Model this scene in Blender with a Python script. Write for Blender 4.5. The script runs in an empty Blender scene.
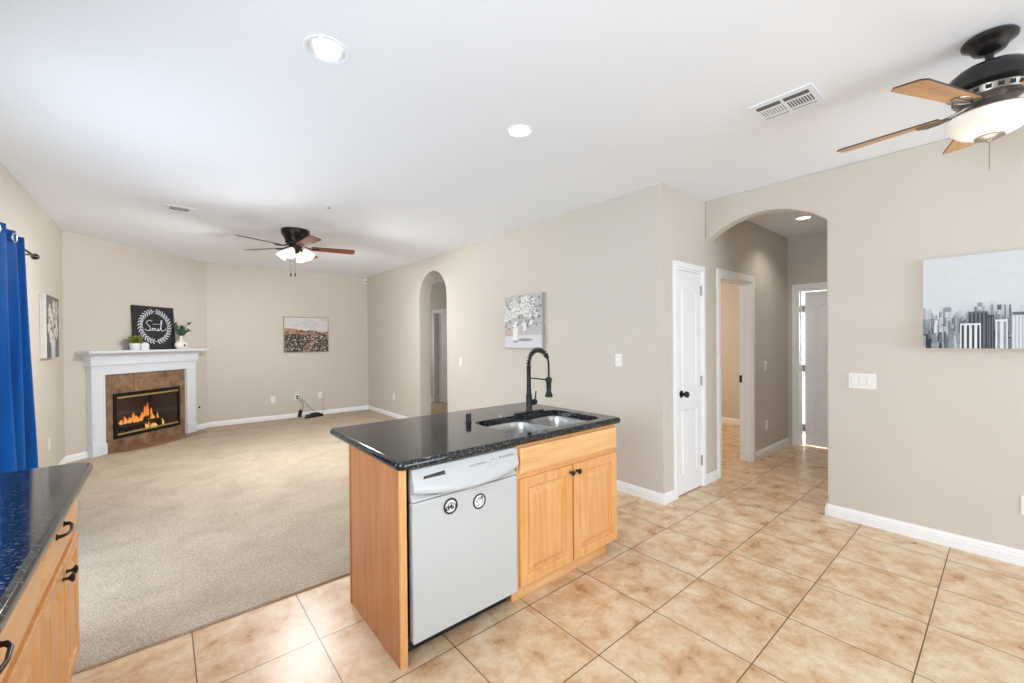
import bpy, bmesh, math, random
from mathutils import Vector, Matrix
PI = math.pi
S = bpy.context.scene
COL = S.collection

# ------------------------------------------------------------------ camera
F_PX, ANG, HC, ROLL, PITCH = 416.75, 0.8734, 1.4079, 0.0082, 0.0065
sa, ca = math.sin(ANG), math.cos(ANG)
fh = Vector((ca, sa, 0)); rt = Vector((sa, -ca, 0)); zz = Vector((0, 0, 1))
Fv = fh*math.cos(PITCH) - zz*math.sin(PITCH)
Uv = fh*math.sin(PITCH) + zz*math.cos(PITCH)
R2 = rt*math.cos(ROLL) - Uv*math.sin(ROLL)
U2 = rt*math.sin(ROLL) + Uv*math.cos(ROLL)
cam_data = bpy.data.cameras.new('camera')
cam = bpy.data.objects.new('camera', cam_data); COL.objects.link(cam)
m = Matrix.Identity(4)
for i in range(3):
    m[i][0] = R2[i]; m[i][1] = U2[i]; m[i][2] = -Fv[i]
m[2][3] = HC
cam.matrix_world = m
cam_data.sensor_width = 36; cam_data.lens = F_PX/1024*36
cam_data.shift_y = 1.83/1024
cam_data.clip_start = 0.02
S.camera = cam

# ------------------------------------------------------------------ colour management, world
S.view_settings.view_transform = 'Standard'; S.view_settings.look = 'None'
S.view_settings.gamma = 1; S.view_settings.use_curve_mapping = False
S.view_settings.exposure = 0.16
try:
    S.cycles.use_denoising = True
    S.cycles.max_bounces = 9; S.cycles.diffuse_bounces = 6; S.cycles.glossy_bounces = 4
    S.cycles.transparent_max_bounces = 12
    S.cycles.sample_clamp_indirect = 8
except Exception: pass
w = bpy.data.worlds.new('sky'); S.world = w; w.use_nodes = True
w.node_tree.nodes['Background'].inputs[0].default_value = (0.70, 0.86, 1.06, 1)
w.node_tree.nodes['Background'].inputs[1].default_value = 0.9

XR, YC, XL, YF, XE, H = 4.041, 1.893, 3.257, 8.54, 6.368, 2.74
XW, YW, XA, YB = -0.895, 7.13, 0.561, -4.4

def area(name, loc, direction, sx, sy, power, col=(1, 1, 1)):
    l = bpy.data.lights.new(name, 'AREA'); l.shape = 'RECTANGLE'; l.size = sx; l.size_y = sy
    l.energy = power; l.color = col
    o = bpy.data.objects.new(name, l); COL.objects.link(o); o.location = loc
    o.rotation_euler = Vector(direction).to_track_quat('-Z', 'Z').to_euler()
    return o
# daylight at back window, patio doors and hall bedroom; the fills are added light
DAY = (0.80, 0.93, 1.07)
area('daylight_back_window', (2.35, YB-0.10, 1.20), (0, 1, .24), 2.8, 1.8, 150, DAY)
area('fill_kitchen_window', (XW-0.10, 0.3, 1.60), (1, 0, 0), 1.7, 1.0, 112, DAY)  # fill at an unseen window over the counter, added to supply daylight
area('daylight_patio_door', (XW-0.16, 3.35, 1.05), (1, .75, .16), 2.6, 1.95, 42, DAY)
area('daylight_hall_bedroom', (8.3, 0.9, 1.5), (-1, 0, 0), 1.2, 1.2, 200, DAY)
area('fill_side_bedroom', (5.9, 4.45, 1.5), (0, -1, 0), 1.6, 1.2, 30, (1, .86, .74))  # warm fill added for the bedroom; no window is built there
area('fill_far_hall', (4.1, 9.55, 1.5), (0, -1, 0), 0.9, 1.2, 8, (1, .92, .80))  # unseen warm fill added to brighten the hall behind the tall arch

# ------------------------------------------------------------------ materials
def srgb(r, g, b):
    f = lambda c: (c/255/12.92) if c/255 <= .04045 else ((c/255+.055)/1.055)**2.4
    return (f(r), f(g), f(b), 1)
def newmat(name):
    mt = bpy.data.materials.new(name); mt.use_nodes = True
    nt = mt.node_tree; return mt, nt, nt.nodes['Principled BSDF']
def N(nt, t, **k):
    n = nt.nodes.new(t)
    for a, b in k.items(): setattr(n, a, b)
    return n
def plain(name, col, rough=.5, metal=0, emis=None, estr=0, spec=.5, var=.04, scale=8, bump=0, bscale=60):
    mt, nt, b = newmat(name)
    tc = N(nt, 'ShaderNodeTexCoord')
    no = N(nt, 'ShaderNodeTexNoise'); no.inputs['Scale'].default_value = scale
    nt.links.new(tc.outputs['Object'], no.inputs['Vector'])
    mx = N(nt, 'ShaderNodeMix', data_type='RGBA')
    mx.inputs['A'].default_value = tuple(c*(1-var) for c in col[:3])+(1,)
    mx.inputs['B'].default_value = tuple(min(1, c*(1+var)) for c in col[:3])+(1,)
    nt.links.new(no.outputs['Fac'], mx.inputs['Factor'])
    nt.links.new(mx.outputs['Result'], b.inputs['Base Color'])
    b.inputs['Roughness'].default_value = rough; b.inputs['Metallic'].default_value = metal
    b.inputs['Specular IOR Level'].default_value = spec
    if bump:
        n2 = N(nt, 'ShaderNodeTexNoise'); n2.inputs['Scale'].default_value = bscale
        nt.links.new(tc.outputs['Object'], n2.inputs['Vector'])
        bp = N(nt, 'ShaderNodeBump'); bp.inputs['Strength'].default_value = bump; bp.inputs['Distance'].default_value = .004
        nt.links.new(n2.outputs['Fac'], bp.inputs['Height']); nt.links.new(bp.outputs['Normal'], b.inputs['Normal'])
    if emis:
        b.inputs['Emission Color'].default_value = emis; b.inputs['Emission Strength'].default_value = estr
    return mt
def ramp(nt, pts):
    r = N(nt, 'ShaderNodeValToRGB'); e = r.color_ramp.elements
    while len(e) < len(pts): e.new(.5)
    for k, (p, c) in enumerate(pts): e[k].position = p; e[k].color = c
    return r
def wood(name, c1, c2, c3, axis='z', rough=.35, sc=1.0):
    mt, nt, b = newmat(name)
    tc = N(nt, 'ShaderNodeTexCoord'); mp = N(nt, 'ShaderNodeMapping')
    s = [14*sc, 14*sc, 14*sc]; s['xyz'.index(axis)] = 1.1*sc
    mp.inputs['Scale'].default_value = s
    nt.links.new(tc.outputs['Object'], mp.inputs['Vector'])
    no = N(nt, 'ShaderNodeTexNoise'); no.inputs['Scale'].default_value = 1.6; no.inputs['Detail'].default_value = 6
    no.inputs['Distortion'].default_value = .4
    nt.links.new(mp.outputs['Vector'], no.inputs['Vector'])
    r = ramp(nt, [(.28, c1), (.5, c2), (.72, c3)])
    nt.links.new(no.outputs['Fac'], r.inputs['Fac'])
    nt.links.new(r.outputs['Color'], b.inputs['Base Color'])
    b.inputs['Roughness'].default_value = rough
    return mt

M = {}
M['wall'] = plain('beige_wall_paint', srgb(207, 200, 188), .75, var=.012, scale=3, bump=.12, bscale=90)
M['ceiling'] = plain('white_ceiling_paint', srgb(240, 245, 251), .88, var=.008, scale=2, bump=.1, bscale=70)
M['trim'] = plain('white_trim_paint', srgb(243, 243, 243), .35, var=.01)
M['mantel'] = plain('cool_white_mantel_paint', srgb(226, 231, 238), .4, var=.01)
M['fitting'] = plain('white_ceiling_fitting', srgb(236, 242, 250), .5, var=.01)
M['door'] = plain('white_door_paint', srgb(242, 242, 243), .4, var=.01)
M['black'] = plain('matte_black_metal', srgb(26, 25, 25), .38, .4)
M['dark'] = plain('dark_void', srgb(30, 28, 26), .8)
M['bronze'] = plain('dark_bronze', srgb(44, 36, 32), .3, .7)
M['steel'] = plain('brushed_steel', srgb(186, 184, 180), .36, 1.0, var=.06, scale=40)
M['brass'] = plain('brass_trim', srgb(214, 192, 132), .25, .8)
M['appliance'] = plain('white_appliance_enamel', srgb(196, 196, 194), .3, var=.01)
M['panel_grey'] = plain('pale_grey_plastic', srgb(182, 182, 182), .35, var=.01)
M['plate'] = plain('white_plastic_plate', srgb(238, 236, 230), .4, var=.01)
M['slot'] = plain('slot_dark', srgb(60, 58, 55), .6)
M['vent_slot'] = plain('vent_shadow_slot', srgb(96, 96, 98), .8)
M['black_plastic'] = plain('black_plastic', srgb(22, 22, 24), .4)
M['cord'] = plain('cord_black', srgb(35, 34, 33), .5)
M['ceramic'] = plain('white_ceramic', srgb(238, 234, 226), .35, var=.02)
M['bulb'] = plain('lit_lens', srgb(255, 250, 240), .4, emis=(1, .97, .92, 1), estr=3)
M['can_inner'] = plain('can_reflector', srgb(205, 205, 207), .3, .7)
M['hinge'] = plain('satin_hinge', srgb(178, 176, 172), .4, .4)
M['maple'] = wood('maple_vertical', srgb(212, 150, 88), srgb(223, 164, 102), srgb(231, 178, 118), 'z', sc=1.6)
M['maple_h'] = wood('maple_horizontal', srgb(210, 150, 92), srgb(228, 174, 114), srgb(236, 190, 134), 'x')
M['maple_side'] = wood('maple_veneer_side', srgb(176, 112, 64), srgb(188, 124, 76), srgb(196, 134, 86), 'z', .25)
M['blade'] = wood('light_oak_blade', srgb(176, 128, 84), srgb(206, 160, 110), srgb(222, 180, 130), 'x', .35)
M['blade_dark'] = wood('red_brown_blade', srgb(104, 50, 28), srgb(132, 68, 38), srgb(150, 82, 48), 'x', .35)
M['blade_edge'] = plain('dark_blade_edge', srgb(60, 42, 32), .5)

def mat_tile():
    mt, nt, b = newmat('travertine_look_floor_tile')
    tc = N(nt, 'ShaderNodeTexCoord')
    mp = N(nt, 'ShaderNodeMapping')
    t = 0.4614
    mp.inputs['Location'].default_value = (-(1.0169 % t), -(1.6397 % t), 0)
    nt.links.new(tc.outputs['Object'], mp.inputs['Vector'])
    br = N(nt, 'ShaderNodeTexBrick'); br.offset = 0; br.squash = 1
    br.inputs['Scale'].default_value = 1; br.inputs['Brick Width'].default_value = t; br.inputs['Row Height'].default_value = t
    br.inputs['Mortar Size'].default_value = .0026; br.inputs['Mortar Smooth'].default_value = .15; br.inputs['Bias'].default_value = 0
    br.inputs['Color1'].default_value = (.42, .42, .42, 1); br.inputs['Color2'].default_value = (.58, .58, .58, 1)
    nt.links.new(mp.outputs['Vector'], br.inputs['Vector'])
    # shift the mottling from tile to tile
    sc = N(nt, 'ShaderNodeVectorMath', operation='SCALE'); sc.inputs['Scale'].default_value = 60
    nt.links.new(br.outputs['Color'], sc.inputs[0])
    ad = N(nt, 'ShaderNodeVectorMath', operation='ADD')
    nt.links.new(tc.outputs['Object'], ad.inputs[0]); nt.links.new(sc.outputs['Vector'], ad.inputs[1])
    n1 = N(nt, 'ShaderNodeTexNoise'); n1.inputs['Scale'].default_value = 7.5; n1.inputs['Detail'].default_value = 7
    n1.inputs['Roughness'].default_value = .62; n1.inputs['Distortion'].default_value = .25
    nt.links.new(ad.outputs['Vector'], n1.inputs['Vector'])
    r = ramp(nt, [(.30, srgb(192, 146, 104)), (.43, srgb(212, 174, 134)), (.53, srgb(222, 194, 158)), (.68, srgb(232, 212, 184))])
    nt.links.new(n1.outputs['Fac'], r.inputs['Fac'])
    n3 = N(nt, 'ShaderNodeTexNoise'); n3.inputs['Scale'].default_value = 45; n3.inputs['Detail'].default_value = 3
    nt.links.new(tc.outputs['Object'], n3.inputs['Vector'])
    r3 = ramp(nt, [(.25, (.90, .88, .86, 1)), (.6, (1, 1, 1, 1))]); nt.links.new(n3.outputs['Fac'], r3.inputs['Fac'])
    mu = N(nt, 'ShaderNodeMix', data_type='RGBA', blend_type='MULTIPLY'); mu.inputs['Factor'].default_value = 1
    nt.links.new(r.outputs['Color'], mu.inputs['A']); nt.links.new(r3.outputs['Color'], mu.inputs['B'])
    mx = N(nt, 'ShaderNodeMix', data_type='RGBA')
    nt.links.new(br.outputs['Fac'], mx.inputs['Factor']); nt.links.new(mu.outputs['Result'], mx.inputs['A'])
    mx.inputs['B'].default_value = srgb(104, 80, 60)
    nt.links.new(mx.outputs['Result'], b.inputs['Base Color'])
    rr = N(nt, 'ShaderNodeMapRange'); rr.inputs['To Min'].default_value = .2; rr.inputs['To Max'].default_value = .42
    nt.links.new(n1.outputs['Fac'], rr.inputs['Value']); nt.links.new(rr.outputs['Result'], b.inputs['Roughness'])
    bp = N(nt, 'ShaderNodeBump'); bp.invert = True; bp.inputs['Strength'].default_value = .5; bp.inputs['Distance'].default_value = .003
    nt.links.new(br.outputs['Fac'], bp.inputs['Height']); nt.links.new(bp.outputs['Normal'], b.inputs['Normal'])
    return mt
M['tile'] = mat_tile()

def mat_carpet():
    mt, nt, b = newmat('beige_pile_carpet')
    tc = N(nt, 'ShaderNodeTexCoord')
    a = N(nt, 'ShaderNodeTexNoise'); a.inputs['Scale'].default_value = 190; a.inputs['Detail'].default_value = 3
    c = N(nt, 'ShaderNodeTexNoise'); c.inputs['Scale'].default_value = 3.2; c.inputs['Detail'].default_value = 5; c.inputs['Distortion'].default_value = .6
    for n in (a, c): nt.links.new(tc.outputs['Object'], n.inputs['Vector'])
    r = ramp(nt, [(.3, srgb(152, 136, 118)), (.5, srgb(190, 174, 154)), (.7, srgb(218, 204, 186))]); nt.links.new(a.outputs['Fac'], r.inputs['Fac'])
    r2 = ramp(nt, [(.32, (.86, .845, .83, 1)), (.62, (1, 1, 1, 1))]); nt.links.new(c.outputs['Fac'], r2.inputs['Fac'])
    mu = N(nt, 'ShaderNodeMix', data_type='RGBA', blend_type='MULTIPLY'); mu.inputs['Factor'].default_value = 1
    nt.links.new(r.outputs['Color'], mu.inputs['A']); nt.links.new(r2.outputs['Color'], mu.inputs['B'])
    nt.links.new(mu.outputs['Result'], b.inputs['Base Color'])
    b.inputs['Roughness'].default_value = 1; b.inputs['Specular IOR Level'].default_value = .05
    bp = N(nt, 'ShaderNodeBump'); bp.inputs['Strength'].default_value = .6; bp.inputs['Distance'].default_value = .006
    nt.links.new(a.outputs['Fac'], bp.inputs['Height']); nt.links.new(bp.outputs['Normal'], b.inputs['Normal'])
    return mt
M['carpet'] = mat_carpet()

def mat_granite():
    mt, nt, b = newmat('polished_black_granite')
    tc = N(nt, 'ShaderNodeTexCoord')
    v = N(nt, 'ShaderNodeTexVoronoi'); v.inputs['Scale'].default_value = 170
    n = N(nt, 'ShaderNodeTexNoise'); n.inputs['Scale'].default_value = 60; n.inputs['Detail'].default_value = 4
    for q in (v, n): nt.links.new(tc.outputs['Object'], q.inputs['Vector'])
    sp = N(nt, 'ShaderNodeSeparateColor'); nt.links.new(v.outputs['Color'], sp.inputs['Color'])
    r = ramp(nt, [(.55, srgb(15, 15, 16)), (.82, srgb(44, 48, 52)), (.97, srgb(96, 104, 110))]); nt.links.new(sp.outputs['Red'], r.inputs['Fac'])
    r2 = ramp(nt, [(.4, (.55, .55, .55, 1)), (.62, (1.0, 1.0, 1.0, 1))]); nt.links.new(n.outputs['Fac'], r2.inputs['Fac'])
    mu = N(nt, 'ShaderNodeMix', data_type='RGBA', blend_type='MULTIPLY'); mu.inputs['Factor'].default_value = 1
    nt.links.new(r.outputs['Color'], mu.inputs['A']); nt.links.new(r2.outputs['Color'], mu.inputs['B'])
    nt.links.new(mu.outputs['Result'], b.inputs['Base Color'])
    b.inputs['Roughness'].default_value = .10; b.inputs['IOR'].default_value = 1.58
    return mt
M['granite'] = mat_granite()

def mat_brown_tile():
    mt, nt, b = newmat('brown_mottled_surround_tile')
    tc = N(nt, 'ShaderNodeTexCoord')
    n1 = N(nt, 'ShaderNodeTexNoise'); n1.inputs['Scale'].default_value = 9; n1.inputs['Detail'].default_value = 7; n1.inputs['Roughness'].default_value = .65
    nt.links.new(tc.outputs['Object'], n1.inputs['Vector'])
    r = ramp(nt, [(.3, srgb(100, 74, 54)), (.5, srgb(140, 108, 82)), (.7, srgb(166, 134, 106))])
    nt.links.new(n1.outputs['Fac'], r.inputs['Fac']); nt.links.new(r.outputs['Color'], b.inputs['Base Color'])
    b.inputs['Roughness'].default_value = .4
    return mt
M['brown_tile'] = mat_brown_tile()
M['grout'] = plain('brown_grout', srgb(98, 72, 52), .8)

def mat_glass(name, refl=.035, tint=(1, 1, 1, 1), rough=0.02):
    mt, nt, b = newmat(name); nt.nodes.remove(b)
    out = nt.nodes['Material Output']
    t = N(nt, 'ShaderNodeBsdfTransparent'); t.inputs['Color'].default_value = tint
    g = N(nt, 'ShaderNodeBsdfGlossy'); g.inputs['Roughness'].default_value = rough
    lw = N(nt, 'ShaderNodeLayerWeight'); pw = N(nt, 'ShaderNodeMath', operation='POWER'); pw.inputs[1].default_value = 4
    fr = N(nt, 'ShaderNodeMath', operation='MULTIPLY_ADD'); fr.inputs[1].default_value = .7; fr.inputs[2].default_value = refl
    nt.links.new(lw.outputs['Facing'], pw.inputs[0]); nt.links.new(pw.outputs[0], fr.inputs[0])
    mx = N(nt, 'ShaderNodeMixShader')
    nt.links.new(fr.outputs[0], mx.inputs['Fac']); nt.links.new(t.outputs[0], mx.inputs[1]); nt.links.new(g.outputs[0], mx.inputs[2])
    nt.links.new(mx.outputs[0], out.inputs['Surface'])
    return mt
M['glass'] = mat_glass('clear_window_glass')
M['fire_glass'] = mat_glass('smoked_fireplace_glass', tint=(.62, .62, .62, 1))

def mat_curtain():
    mt, nt, b = newmat('royal_blue_satin')
    tc = N(nt, 'ShaderNodeTexCoord'); n = N(nt, 'ShaderNodeTexNoise'); n.inputs['Scale'].default_value = 9
    mp = N(nt, 'ShaderNodeMapping'); mp.inputs['Scale'].default_value = (1, 1, .12)
    nt.links.new(tc.outputs['Object'], mp.inputs['Vector']); nt.links.new(mp.outputs['Vector'], n.inputs['Vector'])
    r = ramp(nt, [(.3, srgb(0, 68, 138)), (.7, srgb(0, 92, 172))]); nt.links.new(n.outputs['Fac'], r.inputs['Fac'])
    nt.links.new(r.outputs['Color'], b.inputs['Base Color'])
    b.inputs['Roughness'].default_value = .6; b.inputs['Specular IOR Level'].default_value = .2
    return mt
M['curtain'] = mat_curtain()

def mat_flame():
    mt, nt, b = newmat('burning_flame'); nt.nodes.remove(b)
    out = nt.nodes['Material Output']
    tc = N(nt, 'ShaderNodeTexCoord'); sp = N(nt, 'ShaderNodeSeparateXYZ'); nt.links.new(tc.outputs['Generated'], sp.inputs[0])
    r = ramp(nt, [(0, (1, .62, .22, 1)), (.45, (1, .34, .06, 1)), (1, (.8, .10, .02, 1))]); nt.links.new(sp.outputs['Z'], r.inputs['Fac'])
    e = N(nt, 'ShaderNodeEmission'); e.inputs['Strength'].default_value = 2.2; nt.links.new(r.outputs['Color'], e.inputs['Color'])
    nt.links.new(e.outputs[0], out.inputs['Surface'])
    return mt
M['flame'] = mat_flame()
def mat_shade(name, estr, col=(1, .93, .82, 1)):
    return plain(name, srgb(245, 240, 230), .35, emis=col, estr=estr, var=.02)
M['shade_lit'] = mat_shade('lit_frosted_glass', 1.3)
M['bowl'] = mat_shade('alabaster_glass_bowl', .04, (1, .97, .9, 1))

# ------------------------------------------------------------------ helpers
def link(name, bm, mats, parent=None, loc=None, smooth=False, bevel=0, seg=2):
    bmesh.ops.recalc_face_normals(bm, faces=bm.faces)
    me = bpy.data.meshes.new(name); bm.to_mesh(me); bm.free()
    if not isinstance(mats, (list, tuple)): mats = [mats]
    for q in mats: me.materials.append(q if not isinstance(q, str) else M[q])
    o = bpy.data.objects.new(name, me); COL.objects.link(o)
    if parent: o.parent = parent
    if loc: o.location = loc
    if smooth:
        for p in me.polygons: p.use_smooth = True
        try: me.set_sharp_from_angle(angle=math.radians(38))
        except Exception: pass
    if bevel:
        md = o.modifiers.new('bevel', 'BEVEL'); md.width = bevel; md.segments = seg; md.limit_method = 'ANGLE'
    return o
def thing(name, label, cat, loc=(0, 0, 0), rz=0, group=None):
    o = bpy.data.objects.new(name, None); COL.objects.link(o); o.empty_display_size = .1
    o.location = loc; o.rotation_euler = (0, 0, rz); o['label'] = label; o['category'] = cat
    if group: o['group'] = group
    return o
def tag(o, label, cat, group=None):
    o['label'] = label; o['category'] = cat
    if group: o['group'] = group
    return o
def struct(o): o['kind'] = 'structure'; return o
def copy_tree(o, parent=None):
    c = o.copy(); COL.objects.link(c)
    if parent: c.parent = parent
    for ch in o.children: copy_tree(ch, c)
    return c
B = bmesh.new
def box(bm, x0, x1, y0, y1, z0, z1, mi=0, mat=None):
    vs = [bm.verts.new((x, y, z)) for x in (x0, x1) for y in (y0, y1) for z in (z0, z1)]
    if mat is not None:
        for v in vs: v.co = mat @ v.co
    for q in ((0, 1, 3, 2), (4, 6, 7, 5), (0, 4, 5, 1), (2, 3, 7, 6), (0, 2, 6, 4), (1, 5, 7, 3)):
        f = bm.faces.new([vs[i] for i in q]); f.material_index = mi
    return bm
def obox(name, dims, mt, parent=None, bevel=0, loc=None):
    return link(name, box(B(), *dims), mt, parent, loc, bevel=bevel)
def lathe(bm, prof, seg=32, mat=None, mi=0, cap=True):
    """prof: list of (r,z) around z"""
    rings = []
    for r, z in prof:
        if r < 1e-6: rings.append([bm.verts.new((0, 0, z))])
        else: rings.append([bm.verts.new((r*math.cos(2*PI*k/seg), r*math.sin(2*PI*k/seg), z)) for k in range(seg)])
    for a, b in zip(rings, rings[1:]):
        for k in range(seg):
            q = [a[k % len(a)], a[(k+1) % len(a)], b[(k+1) % len(b)], b[k % len(b)]]
            u = []
            for v in q:
                if v not in u: u.append(v)
            if len(u) >= 3:
                f = bm.faces.new(u); f.material_index = mi
    if cap:
        for rg in (rings[0], rings[-1]):
            if len(rg) > 2:
                f = bm.faces.new(rg); f.material_index = mi
    if mat is not None:
        for rg in rings:
            for v in rg: v.co = mat @ v.co
    return bm
def tube(bm, pts, r, seg=10, mi=0, cap=True, closed=False):
    pts = [Vector(p) for p in pts]; n = len(pts); rings = []
    up = None
    for i, p in enumerate(pts):
        if closed: t = pts[(i+1) % n]-pts[i-1]
        else: t = (pts[min(i+1, n-1)]-pts[max(i-1, 0)])
        t.normalize()
        if up is None:
            up = Vector((0, 0, 1)) if abs(t.z) < .9 else Vector((1, 0, 0))
        a = t.cross(up)
        if a.length < 1e-4: a = t.cross(Vector((0, 1, 0)))
        a.normalize(); b = a.cross(t); b.normalize(); up = b
        rr = r[i] if isinstance(r, (list, tuple)) else r
        rings.append([bm.verts.new(p+a*rr*math.cos(2*PI*k/seg)+b*rr*math.sin(2*PI*k/seg)) for k in range(seg)])
    m_ = n if closed else n-1
    for i in range(m_):
        a, b = rings[i], rings[(i+1) % n]
        for k in range(seg):
            f = bm.faces.new((a[k], a[(k+1) % seg], b[(k+1) % seg], b[k])); f.material_index = mi
    if cap and not closed:
        for rg in (rings[0], rings[-1]):
            f = bm.faces.new(rg); f.material_index = mi
    return bm
def rrect(x0, x1, y0, y1, r, n=7):
    pts = []
    for cx, cy, a0 in ((x1-r, y1-r, 0), (x0+r, y1-r, PI/2), (x0+r, y0+r, PI), (x1-r, y0+r, 1.5*PI)):
        for k in range(n+1):
            a = a0+PI/2*k/n; pts.append((cx+r*math.cos(a), cy+r*math.sin(a)))
    return pts
def loop_bridge(bm, a, b, mi=0):
    n = len(a)
    for k in range(n):
        f = bm.faces.new((a[k], a[(k+1) % n], b[(k+1) % n], b[k])); f.material_index = mi
def fill_loops(bm, loops, mi=0):
    es = []
    for lp in loops:
        for k in range(len(lp)):
            e = bm.edges.get((lp[k], lp[(k+1) % len(lp)])) or bm.edges.new((lp[k], lp[(k+1) % len(lp)])); es.append(e)
    r = bmesh.ops.triangle_fill(bm, use_beauty=True, use_dissolve=False, edges=es)
    for g in r['geom']:
        if isinstance(g, bmesh.types.BMFace): g.material_index = mi
def plate(bm, outer, holes, fn, d0, d1, mi=0):
    """2D outline (with holes) -> slab; fn(u,v,d)->xyz"""
    A, C = [], []
    for lp in [outer]+holes:
        A.append([bm.verts.new(fn(u, v, d0)) for u, v in lp]); C.append([bm.verts.new(fn(u, v, d1)) for u, v in lp])
    for a, c in zip(A, C): loop_bridge(bm, a, c, mi)
    fill_loops(bm, A, mi); fill_loops(bm, C, mi)
    return bm
def circle(cx, cy, r, n=32): return [(cx+r*math.cos(2*PI*k/n), cy+r*math.sin(2*PI*k/n)) for k in range(n)]

# ------------------------------------------------------------------ room shell
struct(obox('floor', (XW-.3, 9.2, YB-.3, 10.4, -.12, 0), 'tile'))
cans = [(.588, 2.0, .098), (1.753, 2.0, .085), (5.455, 1.465, .085)]
b = B(); plate(b, [(XW-.3, YB-.3), (9.2, YB-.3), (9.2, 10.4), (XW-.3, 10.4)], [circle(x, y, r*.86) for x, y, r in cans], lambda u, v, d: (u, v, d), H, H+.14)
struct(link('ceiling', b, 'ceiling'))
# carpet of the family room, cut round the hearth
dd = Vector((XA-XW, YF-YW, 0)); LD = dd.length; dd.normalize(); NN = Vector((dd.y, -dd.x, 0)); WC = Vector((XW, YW, 0))
RZD = math.atan2(dd.y, dd.x)
def DP(s, off): p = WC+dd*s+NN*off; return (p.x, p.y)
hearth_arc = [(.245, .0), (.40, .10), (.52, .235), (.70, .30), (.95, .335), (1.20, .335), (1.42, .325), (1.60, .33), (1.70, .29), (1.78, .20), (1.80, .0)]
b = B()
out = [(XW, 2.567), (XL, 2.567), (XL, YF), (XA, YF)] + [DP(s, o) for s, o in reversed(hearth_arc)] + [(XW, YW)]
plate(b, out, [], lambda u, v, d: (u, v, d), .0, .012)
struct(link('carpet', b, 'carpet'))
b = B(); plate(b, hearth_arc, [], lambda u, v, d: (u, -v, d), 0, .012)
hearth = link('hearth', b, 'brown_tile'); hearth.location = (XW, YW, 0); hearth.rotation_euler = (0, 0, RZD); hearth['kind'] = 'structure'

# long wall between family room and the hall behind it, with the tall narrow arch
def arch_pts(y0, y1, zs, zt, n=18, p=1.0):
    """left to right along decreasing y... ellipse arc"""
    cy, h = (y0+y1)/2, (y1-y0)/2
    return [(cy+h*math.cos(PI*k/n), zs+(zt-zs)*math.sin(PI*k/n)**p) for k in range(n+1)]
def seg_arch(y0, y1, zs, zt, n=18):
    h = (y1-y0)/2; s = zt-zs; R = (h*h+s*s)/(2*s); cz = zt-R; a0 = math.asin(h/R)
    return [((y0+y1)/2+R*math.sin(a0-2*a0*k/n), cz+R*math.cos(a0-2*a0*k/n)) for k in range(n+1)]
b = B()
arcL = arch_pts(5.40, 6.262, 2.10, 2.512)
outl = [(YC+.12, 0), (5.40, 0)] + list(reversed(arcL)) + [(6.262, 0), (YF+.2, 0), (YF+.2, H), (YC+.12, H)]
plate(b, outl, [], lambda u, v, d: (d, u, v), XL, XL+.195)
struct(link('wall_long', b, 'wall'))
# wall with the picture and the wide arch to the hall
b = B()
arcR = seg_arch(.929, YC, 2.348, 2.526)
outl = [(YB-.1, 0), (.929, 0)] + list(reversed(arcR)) + [(YC, H), (YB-.1, H)]
plate(b, outl, [], lambda u, v, d: (d, u, v), XR, XR+.125)
struct(link('wall_right', b, 'wall', bevel=.010, seg=3))
# closet wall continuing as the left wall of the hall
b = B()
outl = [(XL, 0), (3.480, 0), (3.480, 2.045), (3.960, 2.045), (3.960, 0), (4.345, 0), (4.345, 2.045), (5.150, 2.045), (5.150, 0), (XE, 0), (XE, H), (XL, H)]
plate(b, outl, [], lambda u, v, d: (u, d, v), YC, YC+.12)
struct(link('wall_hall_left', b, 'wall'))
# end wall of the hall
b = B(); outl = [(.70, 0), (1.00, 0), (1.00, 2.045), (1.775, 2.045), (1.775, 0), (YC+.12, 0), (YC+.12, H), (.70, H)]
plate(b, outl, [], lambda u, v, d: (d, u, v), XE, XE+.12)
struct(link('wall_hall_end', b, 'wall'))
struct(obox('wall_hall_right', (XR+.125, XE+.12, .62, .80, 0, H), 'wall'))
# bedroom beyond the hall door, bedroom beyond the end door, closet, far hall
def wallbox(name, d, mt='wall'): return struct(obox(name, d, mt))
wallbox('wall_bedroom_far', (7.22, 7.34, YC+.12, 4.72, 0, H))
wallbox('wall_bedroom_side', (4.20, 7.34, 4.60, 4.72, 0, H))
wallbox('wall_bedroom_near', (4.08, 4.20, YC+.12, 4.72, 0, H))
wallbox('wall_bedroom_front', (XE+.12, 7.22, YC+.12, YC+.20, 0, H))
wallbox('wall_guest_back', (8.60, 8.72, -.6, YC+.12, 0, H))
wallbox('wall_guest_side', (XE+.12, 8.72, -.72, -.6, 0, H))
wallbox('wall_guest_front', (7.34, 8.72, YC, YC+.12, 0, H))
wallbox('wall_guest_near', (XE, XE+.12, -.72, .62, 0, H))
wallbox('wall_closet_back', (XL+.195, 4.08, 2.75, 2.83, 0, H))
b = B(); XH = 4.78
outl = [(4.78, 0), (7.60, 0), (7.60, 2.06), (8.47, 2.06), (8.47, 0), (9.82, 0), (9.82, H), (4.78, H)]
plate(b, outl, [], lambda u, v, d: (d, u, v), XH, XH+.12)
struct(link('wall_far_hall', b, 'wall'))
wallbox('wall_far_hall_end', (XL+.195, XH, 9.7, 9.82, 0, H)); wallbox('wall_far_hall_near', (XL+.195, XH, 4.72, 4.84, 0, H))
wallbox('wall_far_room_back', (6.6, 6.72, 6.4, 9.82, 0, H)); wallbox('wall_far_room_side', (XH+.12, 6.72, 6.28, 6.4, 0, H)); wallbox('wall_far_room_end', (XH+.12, 6.72, 9.7, 9.82, 0, H))
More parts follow.
